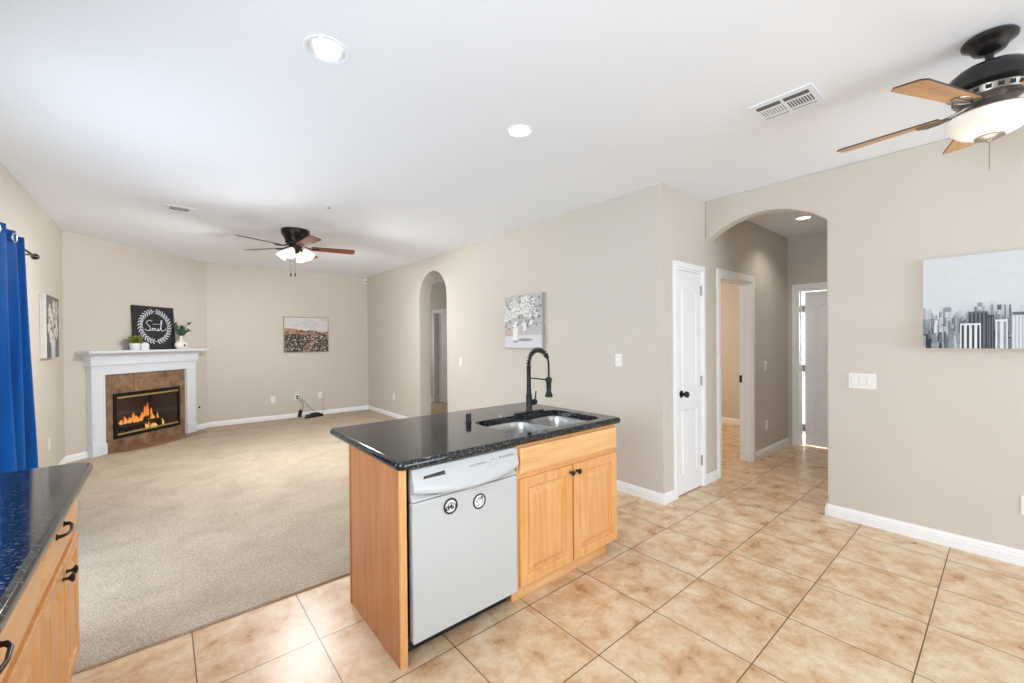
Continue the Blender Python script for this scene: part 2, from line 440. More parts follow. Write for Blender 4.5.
# family room far wall, fireplace wall with the firebox hole, left wall with patio door and window openings
wallbox('wall_far', (XA-.05, XL, YF, YF+.2, 0, H))
FB = (.515, 1.46, .175, .752)
b = B()
plate(b, [(-.0, 0), (LD+.0, 0), (LD+.0, H), (-.0, H)], [[(FB[0], FB[2]), (FB[1], FB[2]), (FB[1], FB[3]), (FB[0], FB[3])]], lambda u, v, d: (u, d, v), 0, .12)
wf = link('wall_fireplace', b, 'wall'); wf.location = (XW, YW, 0); wf.rotation_euler = (0, 0, RZD); struct(wf)
b = B()
plate(b, [(YB-.1, 0), (YW, 0), (YW, H), (YB-.1, H)], [[(-.6, 1.08), (1.2, 1.08), (1.2, 2.12), (-.6, 2.12)], [(2.0, .02), (4.70, .02), (4.70, 2.06), (2.0, 2.06)]], lambda u, v, d: (d, u, v), XW-.14, XW)
struct(link('wall_left', b, 'wall'))
b = B()
plate(b, [(XW-.14, 0), (XR+.2, 0), (XR+.2, H), (XW-.14, H)], [[(.85, .2), (3.85, .2), (3.85, 2.2), (.85, 2.2)]], lambda u, v, d: (u, d, v), YB-.14, YB)
struct(link('wall_back', b, 'wall'))
# windows
def window(name, fn, u0, u1, v0, v1, nm):
    b = B(); fr = .05
    plate(b, [(u0, v0), (u1, v0), (u1, v1), (u0, v1)],
          [[(u0+(u1-u0)*k/nm+fr/2, v0+fr), (u0+(u1-u0)*(k+1)/nm-fr/2, v0+fr), (u0+(u1-u0)*(k+1)/nm-fr/2, v1-fr), (u0+(u1-u0)*k/nm+fr/2, v1-fr)] for k in range(nm)], fn, .0, .04)
    o = struct(link(name, b, 'trim'))
    b = B(); plate(b, [(u0+.02, v0+.02), (u1-.02, v0+.02), (u1-.02, v1-.02), (u0+.02, v1-.02)], [], fn, .018, .022)
    link('pane', b, 'glass', o)
window('window_1', lambda u, v, d: (u, YB-.06+d, v), .85, 3.85, .2, 2.2, 3)
window('window_2', lambda u, v, d: (XW-.06+d, u, v), -.6, 1.2, 1.08, 2.12, 2)
window('door_4', lambda u, v, d: (XW-.10+d, u, v), 2.0, 4.70, .02, 2.06, 2)

# baseboards
def baseboard(name, p0, p1, nrm, h=.092):
    p0 = Vector((*p0, 0)); p1 = Vector((*p1, 0)); n = Vector((*nrm, 0)).normalized()
    prof = [(0, 0), (.014, 0), (.014, h*.62), (.011, h*.66), (.011, h*.80), (.006, h*.90), (.004, h), (0, h)]
    b = B(); rg = []
    for p in (p0, p1): rg.append([b.verts.new(p+n*a+Vector((0, 0, z))) for a, z in prof])
    loop_bridge(b, rg[0], rg[1]); b.faces.new(rg[0]); b.faces.new(rg[1])
    return struct(link(name, b, 'trim'))
e = .0005
baseboard('baseboard_right', (XR-e, YB), (XR-e, .929-.001), (-1, 0))
baseboard('baseboard_arch', (XR-.014, .9295), (XR+.125, .9295), (0, 1))
baseboard('baseboard_long_near', (XL-e, YC-.014), (XL-e, 5.40), (-1, 0))
baseboard('baseboard_long_far', (XL-e, 6.262), (XL-e, YF), (-1, 0))
baseboard('baseboard_closet', (XL-.014, YC-e), (3.424, YC-e), (0, -1))
baseboard('baseboard_closet_right', (4.016, YC-e), (4.269, YC-e), (0, -1))
baseboard('baseboard_hall_left', (5.226, YC-e), (XE, YC-e), (0, -1))
baseboard('baseboard_far', (XA, YF-e), (XL, YF-e), (0, -1))
baseboard('baseboard_fireplace_left', DP(0, e), DP(.235, e), (NN.x, NN.y))
baseboard('baseboard_fireplace_right', DP(1.74, e), DP(LD, e), (NN.x, NN.y))
baseboard('baseboard_left', (XW+e, 4.78), (XW+e, YW), (1, 0))
baseboard('baseboard_bedroom', (7.22-e, YC+.2), (7.22-e, 4.6), (-1, 0))
baseboard('baseboard_far_hall', (XH-e, 8.56), (XH-e, 9.7), (-1, 0))
baseboard('baseboard_hall_right', (XR+.125, .80+e), (XE, .80+e), (0, 1))

# ------------------------------------------------------------------ interior doors
def casing(name, fn, u0, u1, zt, wd=.065, depth=.12):
    """door lining + casing; fn(u,v,d): d<0 sticks out of the wall towards the viewer"""
    b = B()
    o0, o1, top = u0-wd, u1+wd, zt+wd
    # architrave: two stepped layers
    for (k, j, dp, d1) in ((0, .002, .012, -.0003), (.014, .008, .018, -.0115)):
        plate(b, [(o0+k, 0), (u0-j, 0), (u0-j, zt+j), (u1+j, zt+j), (u1+j, 0), (o1-k, 0), (o1-k, top-k), (o0+k, top-k)], [], fn, -dp, d1)
    o = struct(link(name, b, 'trim'))
    b = B()
    t = .016
    plate(b, [(u0-.002, 0), (u0+t, 0), (u0+t, zt-t), (u1-t, zt-t), (u1-t, 0), (u1+.002, 0), (u1+.002, zt+.002), (u0-.002, zt+.002)], [], fn, -.002, depth+.001)
    link('door_frame', b, 'trim', o)
    # stop
    b = B(); t2 = t+.012
    plate(b, [(u0+t-.001, 0), (u0+t2, 0), (u0+t2, zt-t2), (u1-t2, zt-t2), (u1-t2, 0), (u1-t+.001, 0), (u1-t+.001, zt-t+.001), (u0+t-.001, zt-t+.001)], [], fn, depth*.5, depth*.5+.03)
    link('door_stop', b, 'trim', o)
    return o
def ridge(bm, loop, wd=.020, hh=.006, y0=0):
    """raised moulding following a closed 2D loop (x,z) on a front face at y=y0 (towards -y), plus recessed look"""
    n = len(loop); c = (sum(p[0] for p in loop)/n, sum(p[1] for p in loop)/n)
    rings = []
    for k, (off, h) in enumerate(((0, 0), (.25, hh), (.55, hh*.7), (1.0, 0))):
        rg = []
        for i, (x, z) in enumerate(loop):
            px, pz = loop[i-1]; nx, nz = loop[(i+1) % n]
            t1 = Vector((x-px, z-pz)).normalized(); t2 = Vector((nx-x, nz-z)).normalized()
            n1 = Vector((-t1.y, t1.x)); n2 = Vector((-t2.y, t2.x)); nn = (n1+n2)
            nn = nn/max(.3, nn.dot(n1)) if nn.length > 1e-5 else n1
            rg.append(bm.verts.new((x+nn.x*off*wd, y0-h, z+nn.y*off*wd)))
        rings.append(rg)
    for a, c2 in zip(rings, rings[1:]): loop_bridge(bm, a, c2)
def door_leaf(wd, ht, parent, name='door_leaf', mt='door', arch=True):
    """leaf in local x 0..wd, y 0..0.035 (front -y), z 0..ht"""
    b = B(); box(b, 0, wd, 0, .035, 0, ht)
    m_ = min(.11, wd*.2)
    # lower panel, upper panel with arched head
    lo = [(m_, .18), (wd-m_, .18), (wd-m_, .76), (m_, .76)]
    zt = ht-.13; rise = min(.10, wd*.13) if arch else 0
    up = [(m_, .92), (wd-m_, .92)] + [(wd-m_-(wd-2*m_)*k/10, zt-rise+rise*math.sin(PI*k/10)) for k in range(11)]
    for sgn, y0 in ((1, 0.0),):
        ridge(b, lo, y0=y0); ridge(b, up, y0=y0)
        li = [(m_+.045, .225), (wd-m_-.045, .225), (wd-m_-.045, .715), (m_+.045, .715)]
        ui = [(m_+.045, .965), (wd-m_-.045, .965)] + [(wd-m_-.045-(wd-2*m_-.09)*k/10, zt-rise-.045+rise*.85*math.sin(PI*k/10)) for k in range(11)]
    return link(name, b, mt, parent)
def knob_part(parent, x, z, mt='black', y=0):
    b = B()
    R = Matrix.Translation((x, y, z)) @ Matrix.Rotation(PI/2, 4, 'X')
    lathe(b, [(.0, 0), (.032, 0), (.032, .006), (.012, .012), (.011, .030), (.024, .038), (.029, .050), (.027, .062), (.016, .070), (0, .072)], 24, R)
    return link('door_knob', b, mt, parent, smooth=True)
def hinge(parent, x, z, y=0):
    b = B(); box(b, x-.014, x+.014, y-.003, y+.001, z-.045, z+.045)
    tube(b, [(x, y-.006, z-.047), (x, y-.006, z+.047)], .006, 10)
    return link('hinge', b, 'hinge', parent)
casing('door_1', lambda u, v, d: (u, YC+d, v), 3.480, 3.960, 2.045, .055)
t = thing('closet_door', 'narrow white closet door with a black round knob', 'door', (3.497, YC+.002, .010))
door_leaf(.4465, 2.016, t); knob_part(t, .07, .905)
for z in (.24, 1.0, 1.86): hinge(t, .447, z)
casing('door_2', lambda u, v, d: (u, YC+d, v), 4.345, 5.150, 2.045, .075)
b = B(); box(b, 5.130, 5.134, YC+.095, YC+.122, .90, .985)
link('strike_plate', b, 'black', bpy.data.objects['door_2'])
casing('door_3', lambda u, v, d: (XE+d, u, v), 1.00, 1.775, 2.045)
t = thing('hall_end_door', 'white panelled door standing slightly ajar at the end of the right hall', 'door', (XE+.085, 1.722, .012), -PI/2)
# local x runs towards -Y (hinges at high Y); front (-y) faces the hall
door_leaf(.70, 2.0, t, arch=True)
for z in (.22, 1.0, 1.78): hinge(t, -.012, z, y=0)
knob_part(t, .64, .92)
casing('door_5', lambda u, v, d: (XH+d, u, v), 7.60, 8.47, 2.06)
t = thing('far_hall_door', 'white panelled door half open, seen through the tall narrow arch', 'door', (XH+.075, 8.44, .012), -PI/2+math.radians(9))
door_leaf(.80, 2.02, t, arch=True)
for z in (.22, 1.0, 1.80): hinge(t, -.012, z, y=0)

# ------------------------------------------------------------------ island
ZT = .897
# countertop: rings give the bullnose edge
def counter(name, x0, x1, y0, y1, rad, hole=None, th=.04, base=(0, 0, 0), lab='', cat='countertop'):
    b = B(); n = 7; rr_ = th/2; rings = []
    K = 6
    for k in range(K+1):
        a = -PI/2+PI*k/K; ins = rr_*(1-math.cos(a))*.8; z = ZT-th/2+rr_*math.sin(a)
        rings.append([b.verts.new((x, y, z)) for x, y in rrect(x0+ins, x1-ins, y0+ins, y1-ins, max(.004, rad-ins), n)])
    for zf, first in ((ZT, False), (ZT-th, True)):
        ins = rr_*.8+.006
        rg_ = [b.verts.new((x, y, zf)) for x, y in rrect(x0+ins, x1-ins, y0+ins, y1-ins, max(.004, rad-ins), n)]
        if first: rings.insert(0, rg_)
        else: rings.append(rg_)
    for a, c in zip(rings, rings[1:]): loop_bridge(b, a, c)
    if hole:
        hr = rrect(*hole)
        top = [b.verts.new((x, y, ZT)) for x, y in hr]; bot = [b.verts.new((x, y, ZT-th)) for x, y in hr]
        loop_bridge(b, top, bot)
        fill_loops(b, [rings[-1], top]); fill_loops(b, [rings[0], bot])
    else:
        fill_loops(b, [rings[-1]]); fill_loops(b, [rings[0]])
    for v in b.verts: v.co -= Vector(base)
    o = link(name, b, 'granite', loc=base, smooth=True)
    return tag(o, lab, cat)
counter('granite_countertop', .748, 2.322, 1.640, 2.60, .035, (1.472, 2.212, 1.712, 2.165, .075), base=(1.5, 2.08, ZT-.04), lab='black granite countertop with bullnose edge on the kitchen island')

CZ = ZT-.0405   # top of cabinets
YI = 1.675      # face plane of the island
def cab_front(parent, name, x0, x1, z0, z1, yb, mt, raised=True, th=.02):
    """raised panel door/drawer front facing -y; local coords; back plane at yb"""
    b = B()
    def rg(ins, y): return [b.verts.new((x, y, z)) for x, z in ((x0+ins, z0+ins), (x1-ins, z0+ins), (x1-ins, z1-ins), (x0+ins, z1-ins))]
    yf = yb-th
    if raised:
        seq = [(0, yb), (0, yf+.005), (.005, yf), (.050, yf), (.054, yf+.006), (.056, yf+.016), (.066, yf+.017), (.098, yf+.003), (.100, yf+.002)]
    else:
        seq = [(0, yb), (0, yf+.006), (.004, yf+.003), (.014, yf)]
    rs = [rg(i, y) for i, y in seq]
    for a, c in zip(rs, rs[1:]): loop_bridge(b, a, c)
    b.faces.new(rs[0]); b.faces.new(rs[-1])
    return link(name, b, mt, parent)
def cab_knob(parent, x, y, z):
    b = B(); R = Matrix.Translation((x, y, z)) @ Matrix.Rotation(PI/2, 4, 'X')
    lathe(b, [(0, 0), (.008, 0), (.0055, .004), (.005, .014), (.010, .018), (.0155, .022), (.0155, .027), (.010, .031), (0, .032)], 20, R)
    return link('knob', b, 'bronze', parent, smooth=True)
SX0, SX1 = 1.425, 2.282
base = (SX0, YI, 0)
t = thing('sink_base_cabinet', 'maple sink base cabinet of the island with two raised-panel doors', 'cabinet', base)
W_ = SX1-SX0; DP_ = .62
b = B()
box(b, 0, .018, .02, DP_, .085, CZ); box(b, W_-.018, W_, .02, DP_, .085, CZ); box(b, .018, W_-.018, .02, DP_, .085, .103)
box(b, .018, W_-.018, DP_-.015, DP_, .103, CZ)
link('body', b, 'maple', t, bevel=.001)
b = B()
plate(b, [(0, .085), (W_, .085), (W_, CZ), (0, CZ)], [[(.03, .12), (W_/2-.02, .12), (W_/2-.02, .665), (.03, .665)], [(W_/2+.02, .12), (W_-.03, .12), (W_-.03, .665), (W_/2+.02, .665)]], lambda u, v, d: (u, d, v), 0, .02)
link('face_frame', b, 'maple', t, bevel=.001)
obox('toe_kick', (-.002, W_-.040, .045, .063, 0, .0845), 'maple_h', t)
cab_front(t, 'false_drawer_front', .016, W_-.003, .700, .838, 0, 'maple_h', raised=False)
d1 = cab_front(t, 'door', .014, W_/2-.006, .098, .672, 0, 'maple')
d2 = cab_front(t, 'door', W_/2+.006, W_-.003, .098, .672, 0, 'maple')
cab_knob(d1, W_/2-.028, -.02, .632); cab_knob(d2, W_/2+.028, -.02, .632)
# left end panel
t = thing('island_end_panel', 'maple veneer end panel closing the carpet side of the island', 'panel', (.766, YI, 0))
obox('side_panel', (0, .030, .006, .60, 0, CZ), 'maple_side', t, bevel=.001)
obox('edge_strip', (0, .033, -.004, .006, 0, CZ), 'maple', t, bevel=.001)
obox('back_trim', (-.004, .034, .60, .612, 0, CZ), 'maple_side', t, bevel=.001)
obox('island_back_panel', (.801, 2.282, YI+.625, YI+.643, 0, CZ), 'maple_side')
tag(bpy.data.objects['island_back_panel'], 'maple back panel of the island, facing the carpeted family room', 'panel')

# dishwasher
DX0, DX1 = .822, 1.420
t = thing('dishwasher', 'white built-in dishwasher with a moulded arched pull under the control panel', 'dishwasher', (DX0, YI, 0))
DWW = DX1-DX0
obox('body', (.004, DWW-.004, .03, .58, .085, CZ-.004), 'slot', t)
obox('toe_shadow_plate', (.01, DWW-.01, .075, .088, 0.0, .082), 'black_plastic', t)  # black panel stands in for the shadow under the dishwasher door
b = B(); box(b, 0, DWW, -.012, .028, .084, .700)
dp = link('door_panel', b, 'appliance', t, bevel=.006, seg=3)
# control panel, a lofted profile with an arched handle scoop
b = B(); NX = 28; rows = []
for i in range(NX+1):
    u = i/NX; x = DWW*u
    arcz = math.sin(PI*u)**.8
    zl = .752-.034*arcz        # lower lip of the panel
    d = .012+.024*arcz         # how far the lip stands out
    prof = [(.028, .705), (-.010, .705), (-.006, .712), (.012, zl-.016), (-.004-d*.3, zl-.008), (-.012-d, zl), (-.016-d, zl+.010), (-.018-d*.75, zl+.030), (-.016, .80), (-.010, .842), (-.004, .848), (.028, .848)]
    rows.append([b.verts.new((x, y, z)) for y, z in prof])
for a, c in zip(rows, rows[1:]): loop_bridge(b, a, c)
b.faces.new(rows[0]); b.faces.new(rows[-1])
cp = link('control_panel', b, 'appliance', t, smooth=True)
b = B(); sl = Matrix.Translation((0, -.0165, 0))
for k in range(10): box(b, .055+k*.0108, .055+k*.0108+.0072, -.0185, -.012, .806-.0015*0, .806+.006+.0006*k)
box(b, .052, .165, -.0175, -.010, .800, .8045)
link('vent_grille', b, 'black_plastic', cp)
b = B(); Rm = Matrix.Translation((.435, -.014, .800)) @ Matrix.Rotation(PI/2, 4, 'X')
lathe(b, [(0, 0), (.020, 0), (.020, .006), (.017, .014), (0, .015)], 28, Rm)
link('dial', b, 'appliance', cp, smooth=True)
for k in range(6): obox('button', (.300+k*.016, .311+k*.016, -.0205, -.014, .806, .813), 'panel_grey', cp)
for k in range(5): obox('button', (.480+k*.020, .493+k*.020, -.0205, -.014, .814, .822), 'panel_grey', cp)
for k in range(9): obox('indicator', (.300+k*.028, .312+k*.028, -.021, -.014, .775, .779), 'panel_grey', cp)

def magnet(name, x, z, kind, label):
    t = thing(name, label, 'magnet', (x, YI-.0125, z), group='round magnets on the dishwasher')
    Rx = Matrix.Rotation(PI/2, 4, 'X')
    b = B(); lathe(b, [(0, 0), (.036, 0), (.036, .002), (0, .002)], 36, Rx); link('disc', b, 'plate', t)
    b = B(); lathe(b, [(.0285 if kind == 0 else .030, .0), (.037, .0), (.0375, .003), (.0285 if kind == 0 else .030, .003), (.0285 if kind == 0 else .030, 0)], 36, Rx, cap=False); link('black_rim', b, 'rim_black', t)
    b = B()
    def arc(r0, a0, a1, cx=0, cz=0, n=12, r=.0013):
        r0, cx, cz, r = r0*1.3, cx*1.3, cz*1.3, r*1.3
        tube(b, [(cx+r0*math.cos(a0+(a1-a0)*k/n), -.0025, cz+r0*math.sin(a0+(a1-a0)*k/n)) for k in range(n+1)], r, 6)
    if kind == 0:
        arc(.012, 0, PI*1.2); arc(.016, -.6, .8, .004, -.004); arc(.007, PI, 2.4*PI, -.002, .002)
        arc(.006, 0, 2*PI, -.013, -.006, r=.0022); arc(.0025, 0, 2*PI, 0, 0, r=.0025); arc(.004, 0, 2*PI, .008, -.007, r=.002)
    else:
        arc(.015, -.9, 1.2); arc(.010, 1.2, 4.0, -.002, .003); arc(.003, 0, 2*PI, .011, .013, r=.0024)
        arc(.007, PI, 2*PI, -.008, -.008); arc(.004, 0, 2*PI, .004, .008)
    link('printed_swirl', b, 'rim_black' if kind == 0 else 'rim_grey', t)
M['rim_black'] = plain('magnet_black', srgb(34, 34, 34), .5); M['rim_grey'] = plain('magnet_grey', srgb(92, 92, 92), .5)
magnet('round_magnet', 1.013, .645, 0, 'left round magnet with a thick black rim on the dishwasher door')
magnet('round_magnet', 1.176, .626, 1, 'right round magnet with a thinner grey print and rim on the dishwasher door')
M_ = bpy.data.objects['round_magnet.001']

# sink
t = thing('double_bowl_sink', 'stainless undermount double bowl sink set in the island top', 'sink', (1.84, 1.93, ZT-.25))
def bowl(x0, x1, y0, y1, dep, rad, nm):
    b = B(); zt = ZT-.0405-(ZT-.25)
    seq = [(-.012, 0), (0, 0), (.004, -.01), (.010, -.05), (.016, -dep*.7), (.030, -dep*.93), (.060, -dep), (.11, -dep-.004)]
    rs = []
    for ins, z in seq:
        rs.append([b.verts.new((x-1.84, y-1.93, zt+z)) for x, y in rrect(x0+ins, x1-ins, y0+ins, y1-ins, max(.01, rad-ins*.8) if ins > 0 else rad-ins, 6)])
    for a, c in zip(rs, rs[1:]): loop_bridge(b, a, c)
    b.faces.new(rs[-1])
    o = link(nm, b, 'steel', t, smooth=True)
    b = B(); cx, cy = (x0+x1)/2-1.84, (y0+y1)/2-1.93
    lathe(b, [(0, .0), (.020, .0), (.026, .004), (.040, .005), (.043, .001), (.043, -.01), (0, -.01)], 28, Matrix.Translation((cx, cy, zt-dep-.001)))
    link('drain', b, 'drain_steel', o, smooth=True)
M['drain_steel'] = plain('drain_steel', srgb(120, 118, 115), .35, 1)
bowl(1.485, 1.875, 1.722, 2.155, .20, .10, 'left_bowl')
bowl(1.905, 2.205, 1.735, 2.145, .17, .09, 'right_bowl')
b = B()
hl = [rrect(1.485, 1.875, 1.722, 2.155, .10, 6), rrect(1.905, 2.205, 1.735, 2.145, .09, 6)]
plate(b, rrect(1.455, 2.235, 1.69, 2.18, .09, 7), hl, lambda u, v, d: (u-1.84, v-1.93, d), .25-.0425, .25-.0408)
link('rim_flange', b, 'steel', t)

# faucet
FX, FY = 1.997, 2.20
t = thing('pull_down_faucet', 'matte black spring-neck pull-down faucet behind the sink', 'faucet', (FX, FY, ZT))
b = B(); plate(b, rrect(-.135, .135, -.026, .026, .024, 6), [], lambda u, v, d: (u, v, d), 0, .007); link('deck_plate', b, 'black', t, bevel=.002)
b = B(); lathe(b, [(.026, .007), (.024, .012), (.0215, .02), (.0215, .125), (.017, .132), (.0155, .20), (.0145, .325), (.0105, .33), (.0105, .36)], 24); link('body', b, 'black', t, smooth=True)
b = B(); lathe(b, [(0, -.004), (.019, -.004), (.021, 0), (.021, .042), (.017, .050), (0, .051)], 20, Matrix.Translation((.012, -.006, .070)) @ Matrix.Rotation(PI/2, 4, 'Y') @ Matrix.Rotation(0, 4, 'X'))
vb = link('valve', b, 'black', t, smooth=True)
b = B(); tube(b, [(.045, -.010, .072), (.052, -.012, .10), (.056, -.014, .148)], [.0065, .005, .0045], 10); link('lever', b, 'black', vb, smooth=True)
arc_pts = []
zr0, Rr = .325, .100
for k in range(33):
    a = PI*k/32; arc_pts.append(Vector((0, -Rr+Rr*math.cos(a), zr0+.022+Rr*.98*math.sin(a))))
hose = [Vector((0, 0, .33))]+arc_pts+[Vector((0, -.2, .30)), Vector((0, -.2, .26))]
b = B(); tube(b, hose, .0072, 12); link('hose', b, 'black', t, smooth=True)
# spring: helix along the arch
def along(pts, s):
    L = [0]
    for p, q in zip(pts, pts[1:]): L.append(L[-1]+(q-p).length)
    s = s*L[-1]
    for i in range(len(pts)-1):
        if s <= L[i+1]: f = (s-L[i])/max(1e-9, L[i+1]-L[i]); return pts[i].lerp(pts[i+1], f), (pts[i+1]-pts[i]).normalized()
    return pts[-1], (pts[-1]-pts[-2]).normalized()
sp_path = [Vector((0, 0, .30))]+arc_pts[:27]
hel = []
turns = 15
for k in range(turns*10+1):
    p, tn = along(sp_path, k/(turns*10)); a = 2*PI*k/10
    n1 = Vector((1, 0, 0)); n2 = tn.cross(n1).normalized()
    hel.append(p+(n1*math.cos(a)+n2*math.sin(a))*.0160)
b = B(); tube(b, hel, .0034, 5); link('spring', b, 'black', t, smooth=True)
b = B(); p, tn = along(sp_path, .99)
tube(b, [p-tn*.012, p+tn*.016], [.014, .012], 14); link('spring_collar', b, 'black', t, smooth=True)
b = B(); lathe(b, [(0, .262), (.012, .262), (.017, .256), (.0175, .20), (.016, .17), (.021, .150), (.026, .143), (.026, .130), (.022, .127), (0, .127)], 24, Matrix.Translation((0, -.2, 0))); link('spray_head', b, 'black', t, smooth=True)
b = B(); tube(b, [(0, -.012, .245), (0, -.185, .243)], .0048, 10); link('support_arm', b, 'black', t, smooth=True)
b = B(); lathe(b, [(.019, .226), (.022, .229), (.022, .255), (.019, .258)], 20, Matrix.Translation((0, -.2, 0))); link('holder_ring', b, 'black', t, smooth=True)
b = B(); lathe(b, [(0, 0), (.021, 0), (.021, .004), (.017, .007), (.017, .052), (.015, .056), (0, .057)], 24)
tag(link('air_gap_cap', b, 'black', loc=(1.462, 2.175, ZT), smooth=True), 'small black cylindrical air gap cap left of the sink', 'air gap')
b = B(); lathe(b, [(0, 0), (.014, 0), (.014, .004), (.010, .007), (0, .008)], 24)
tag(link('small_disc', b, 'steel', loc=(1.735, 2.195, ZT), smooth=True), 'tiny chrome disc on the granite between air gap and faucet', 'hole cover')  # small disc for an unidentified pale spot on the counter

# ------------------------------------------------------------------ left base cabinets and counter
counter('granite_countertop', XW+.002, -.236, -1.2, 2.60, .06, base=(-.6, .7, ZT-.04), lab='black granite countertop along the left wall, in front of the blue curtain')
XF = -.305
def left_cab(y0, y1, lab, knobs, nd=2):
    """drawer over doors; local x along +Y, front -y -> +X"""
    t = thing('base_cabinet', lab, 'cabinet', (XF, y0, 0), PI/2, 'maple base cabinets along the left wall')
    Wd = y1-y0; dep = XF-XW-.003
    b = B()
    box(b, 0, .018, .02, dep, .09, CZ); box(b, Wd-.018, Wd, .02, dep, .09, CZ); box(b, .018, Wd-.018, .02, dep, .09, .108); box(b, .018, Wd-.018, dep-.012, dep, .108, CZ)
    link('body', b, 'maple', t)
    hw = Wd/nd
    b = B(); holes = [[(k*hw+.03, .12), ((k+1)*hw-.03, .12), ((k+1)*hw-.03, .60), (k*hw+.03, .60)] for k in range(nd)] + [[(.03, .65), (Wd-.03, .65), (Wd-.03, .80), (.03, .80)]]
    plate(b, [(0, .09), (Wd, .09), (Wd, CZ), (0, CZ)], holes, lambda u, v, d: (u, d, v), 0, .02)
    link('face_frame', b, 'maple', t)
    obox('toe_kick', (0.0, Wd, .06, .075, 0, .0895), 'maple_h', t)
    dr = cab_front(t, 'drawer', .012, Wd-.012, .640, .838, 0, 'maple_h', raised=False)
    b = B(); cx = Wd/2-.07 if nd == 2 else Wd/2-.20; cz = .752
    pts = [(cx-.070, -.02, cz-.002), (cx-.068, -.034, cz-.002), (cx-.048, -.044, cz-.004), (cx, -.047, cz-.008), (cx+.048, -.044, cz-.004), (cx+.068, -.034, cz-.002), (cx+.070, -.02, cz-.002)]
    tube(b, pts, [.0075, .006, .005, .0048, .005, .006, .0075], 10)
    for s in (-1, 1):
        lathe(b, [(0, 0), (.012, 0), (.009, .004), (0, .005)], 14, Matrix.Translation((cx+s*.070, -.02, cz-.002)) @ Matrix.Rotation(PI/2, 4, 'X'))
    link('handle', b, 'bronze', dr, smooth=True)
    for k in range(nd):
        d = cab_front(t, 'door', k*hw+.010, (k+1)*hw-.010, .100, .610, 0, 'maple')
        kx = (k+1)*hw-.035 if k == 0 else k*hw+.035
        if nd == 1: kx = .035
        cab_knob(d, kx, -.02, .560)
    return t
left_cab(1.890, 2.560, 'end maple base cabinet by the carpet with paired doors and one drawer', 2)
left_cab(1.220, 1.885, 'maple base cabinet nearest the camera, cut by the left picture edge', 2, 1)

# ------------------------------------------------------------------ fireplace
t = thing('fireplace', 'white mantel gas fireplace with brown tile surround in the room corner', 'fireplace', (XW, YW, 0), RZD)
# local x = s, -y = into room
def fbox(name, s0, s1, o0, o1, z0, z1, mt, par=t, bevel=.003): return obox(name, (s0, s1, -o1, -o0, z0, z1), mt, par, bevel)
g0 = .001
for (a, c_) in ((.232, .390), (1.565, 1.725)):
    b = B(); box(b, a, c_, -.075, -g0, .012, 1.0148); box(b, a-.006, c_+.006, -.088, -g0, .012, .155)
    # recessed flute frame on the face
    for q in (a+.020, c_-.026): box(b, q, q+.006, -.080, -.074, .19, 1.00)
    link('pilaster', b, 'mantel', t, bevel=.002)
b = B(); box(b, .232, 1.725, -.075, -g0, 1.015, 1.14); box(b, .225, 1.732, -.083, -g0, 1.10, 1.118)
link('frieze', b, 'mantel', t, bevel=.002)
# crown moulding with returns
prof = [(0.075, 1.125), (.088, 1.128), (.096, 1.140), (.098, 1.150), (.098, 1.235), (.104, 1.240), (.110, 1.252), (.126, 1.268), (.148, 1.280), (.156, 1.283), (.156, 1.2922)]
b = B(); rs = []
for o_, z in prof:
    e_ = o_-.075
    rs.append([b.verts.new(p) for p in ((.232-e_, -g0, z), (.232-e_, -o_, z), (1.725+e_, -o_, z), (1.725+e_, -g0, z))])
for a, c_ in zip(rs, rs[1:]): loop_bridge(b, a, c_)
b.faces.new(rs[0]); b.faces.new(rs[-1])
# dentils
for k in range(46): box(b, .236+k*.0325, .236+k*.0325+.018, -.106, -.095, 1.214, 1.232)
link('crown_moulding', b, 'mantel', t)
b = B(); box(b, .115, 1.845, -.205, -g0, 1.2925, 1.322); link('mantel_shelf', b, 'mantel', t, bevel=.006)
# tile surround with firebox hole
b = B(); plate(b, [(.391, .012), (1.564, .012), (1.564, 1.014), (.391, 1.014)], [[(FB[0], FB[2]), (FB[1], FB[2]), (FB[1], FB[3]), (FB[0], FB[3])]], lambda u, v, d: (u, -d, v), .001, .035)
for x, z0_, z1_ in ((.78, .765, 1.014), (1.24, .765, 1.014)): box(b, x-.003, x+.003, -.0358, -.034, z0_, z1_, 1)
for z in (.34, .60): box(b, .391, FB[0], -.0358, -.034, z-.002, z+.002, 1); box(b, FB[1], 1.564, -.0358, -.034, z-.002, z+.002, 1)
link('tile_surround', b, ['brown_tile', 'grout'], t)
# firebox
b = B(); y0_, y1_ = -.03, .36
x0_, x1_, z0_, z1_ = FB[0]+.004, FB[1]-.004, FB[2]+.004, FB[3]-.004
F_ = [b.verts.new(p) for p in ((x0_, y0_, z0_), (x1_, y0_, z0_), (x1_, y0_, z1_), (x0_, y0_, z1_))]
K_ = [b.verts.new(p) for p in ((x0_+.10, y1_, z0_), (x1_-.10, y1_, z0_), (x1_-.10, y1_, z1_-.05), (x0_+.10, y1_, z1_-.05))]
loop_bridge(b, F_, K_); b.faces.new(K_)
M['firebox'] = plain('sooty_firebox_brick', srgb(104, 98, 94), .85, var=.3, scale=6)
link('firebox', b, 'firebox', t)
b = B(); plate(b, [(FB[0]-.006, FB[2]-.006), (FB[1]+.006, FB[2]-.006), (FB[1]+.006, FB[3]+.006), (FB[0]-.006, FB[3]+.006)], [[(FB[0]+.03, FB[2]+.03), (FB[1]-.03, FB[2]+.03), (FB[1]-.03, FB[3]-.03), (FB[0]+.03, FB[3]-.03)]], lambda u, v, d: (u, -d, v), .0352, .052)
link('firebox_frame', b, 'black', t, bevel=.002)
xm = (FB[0]+FB[1])/2
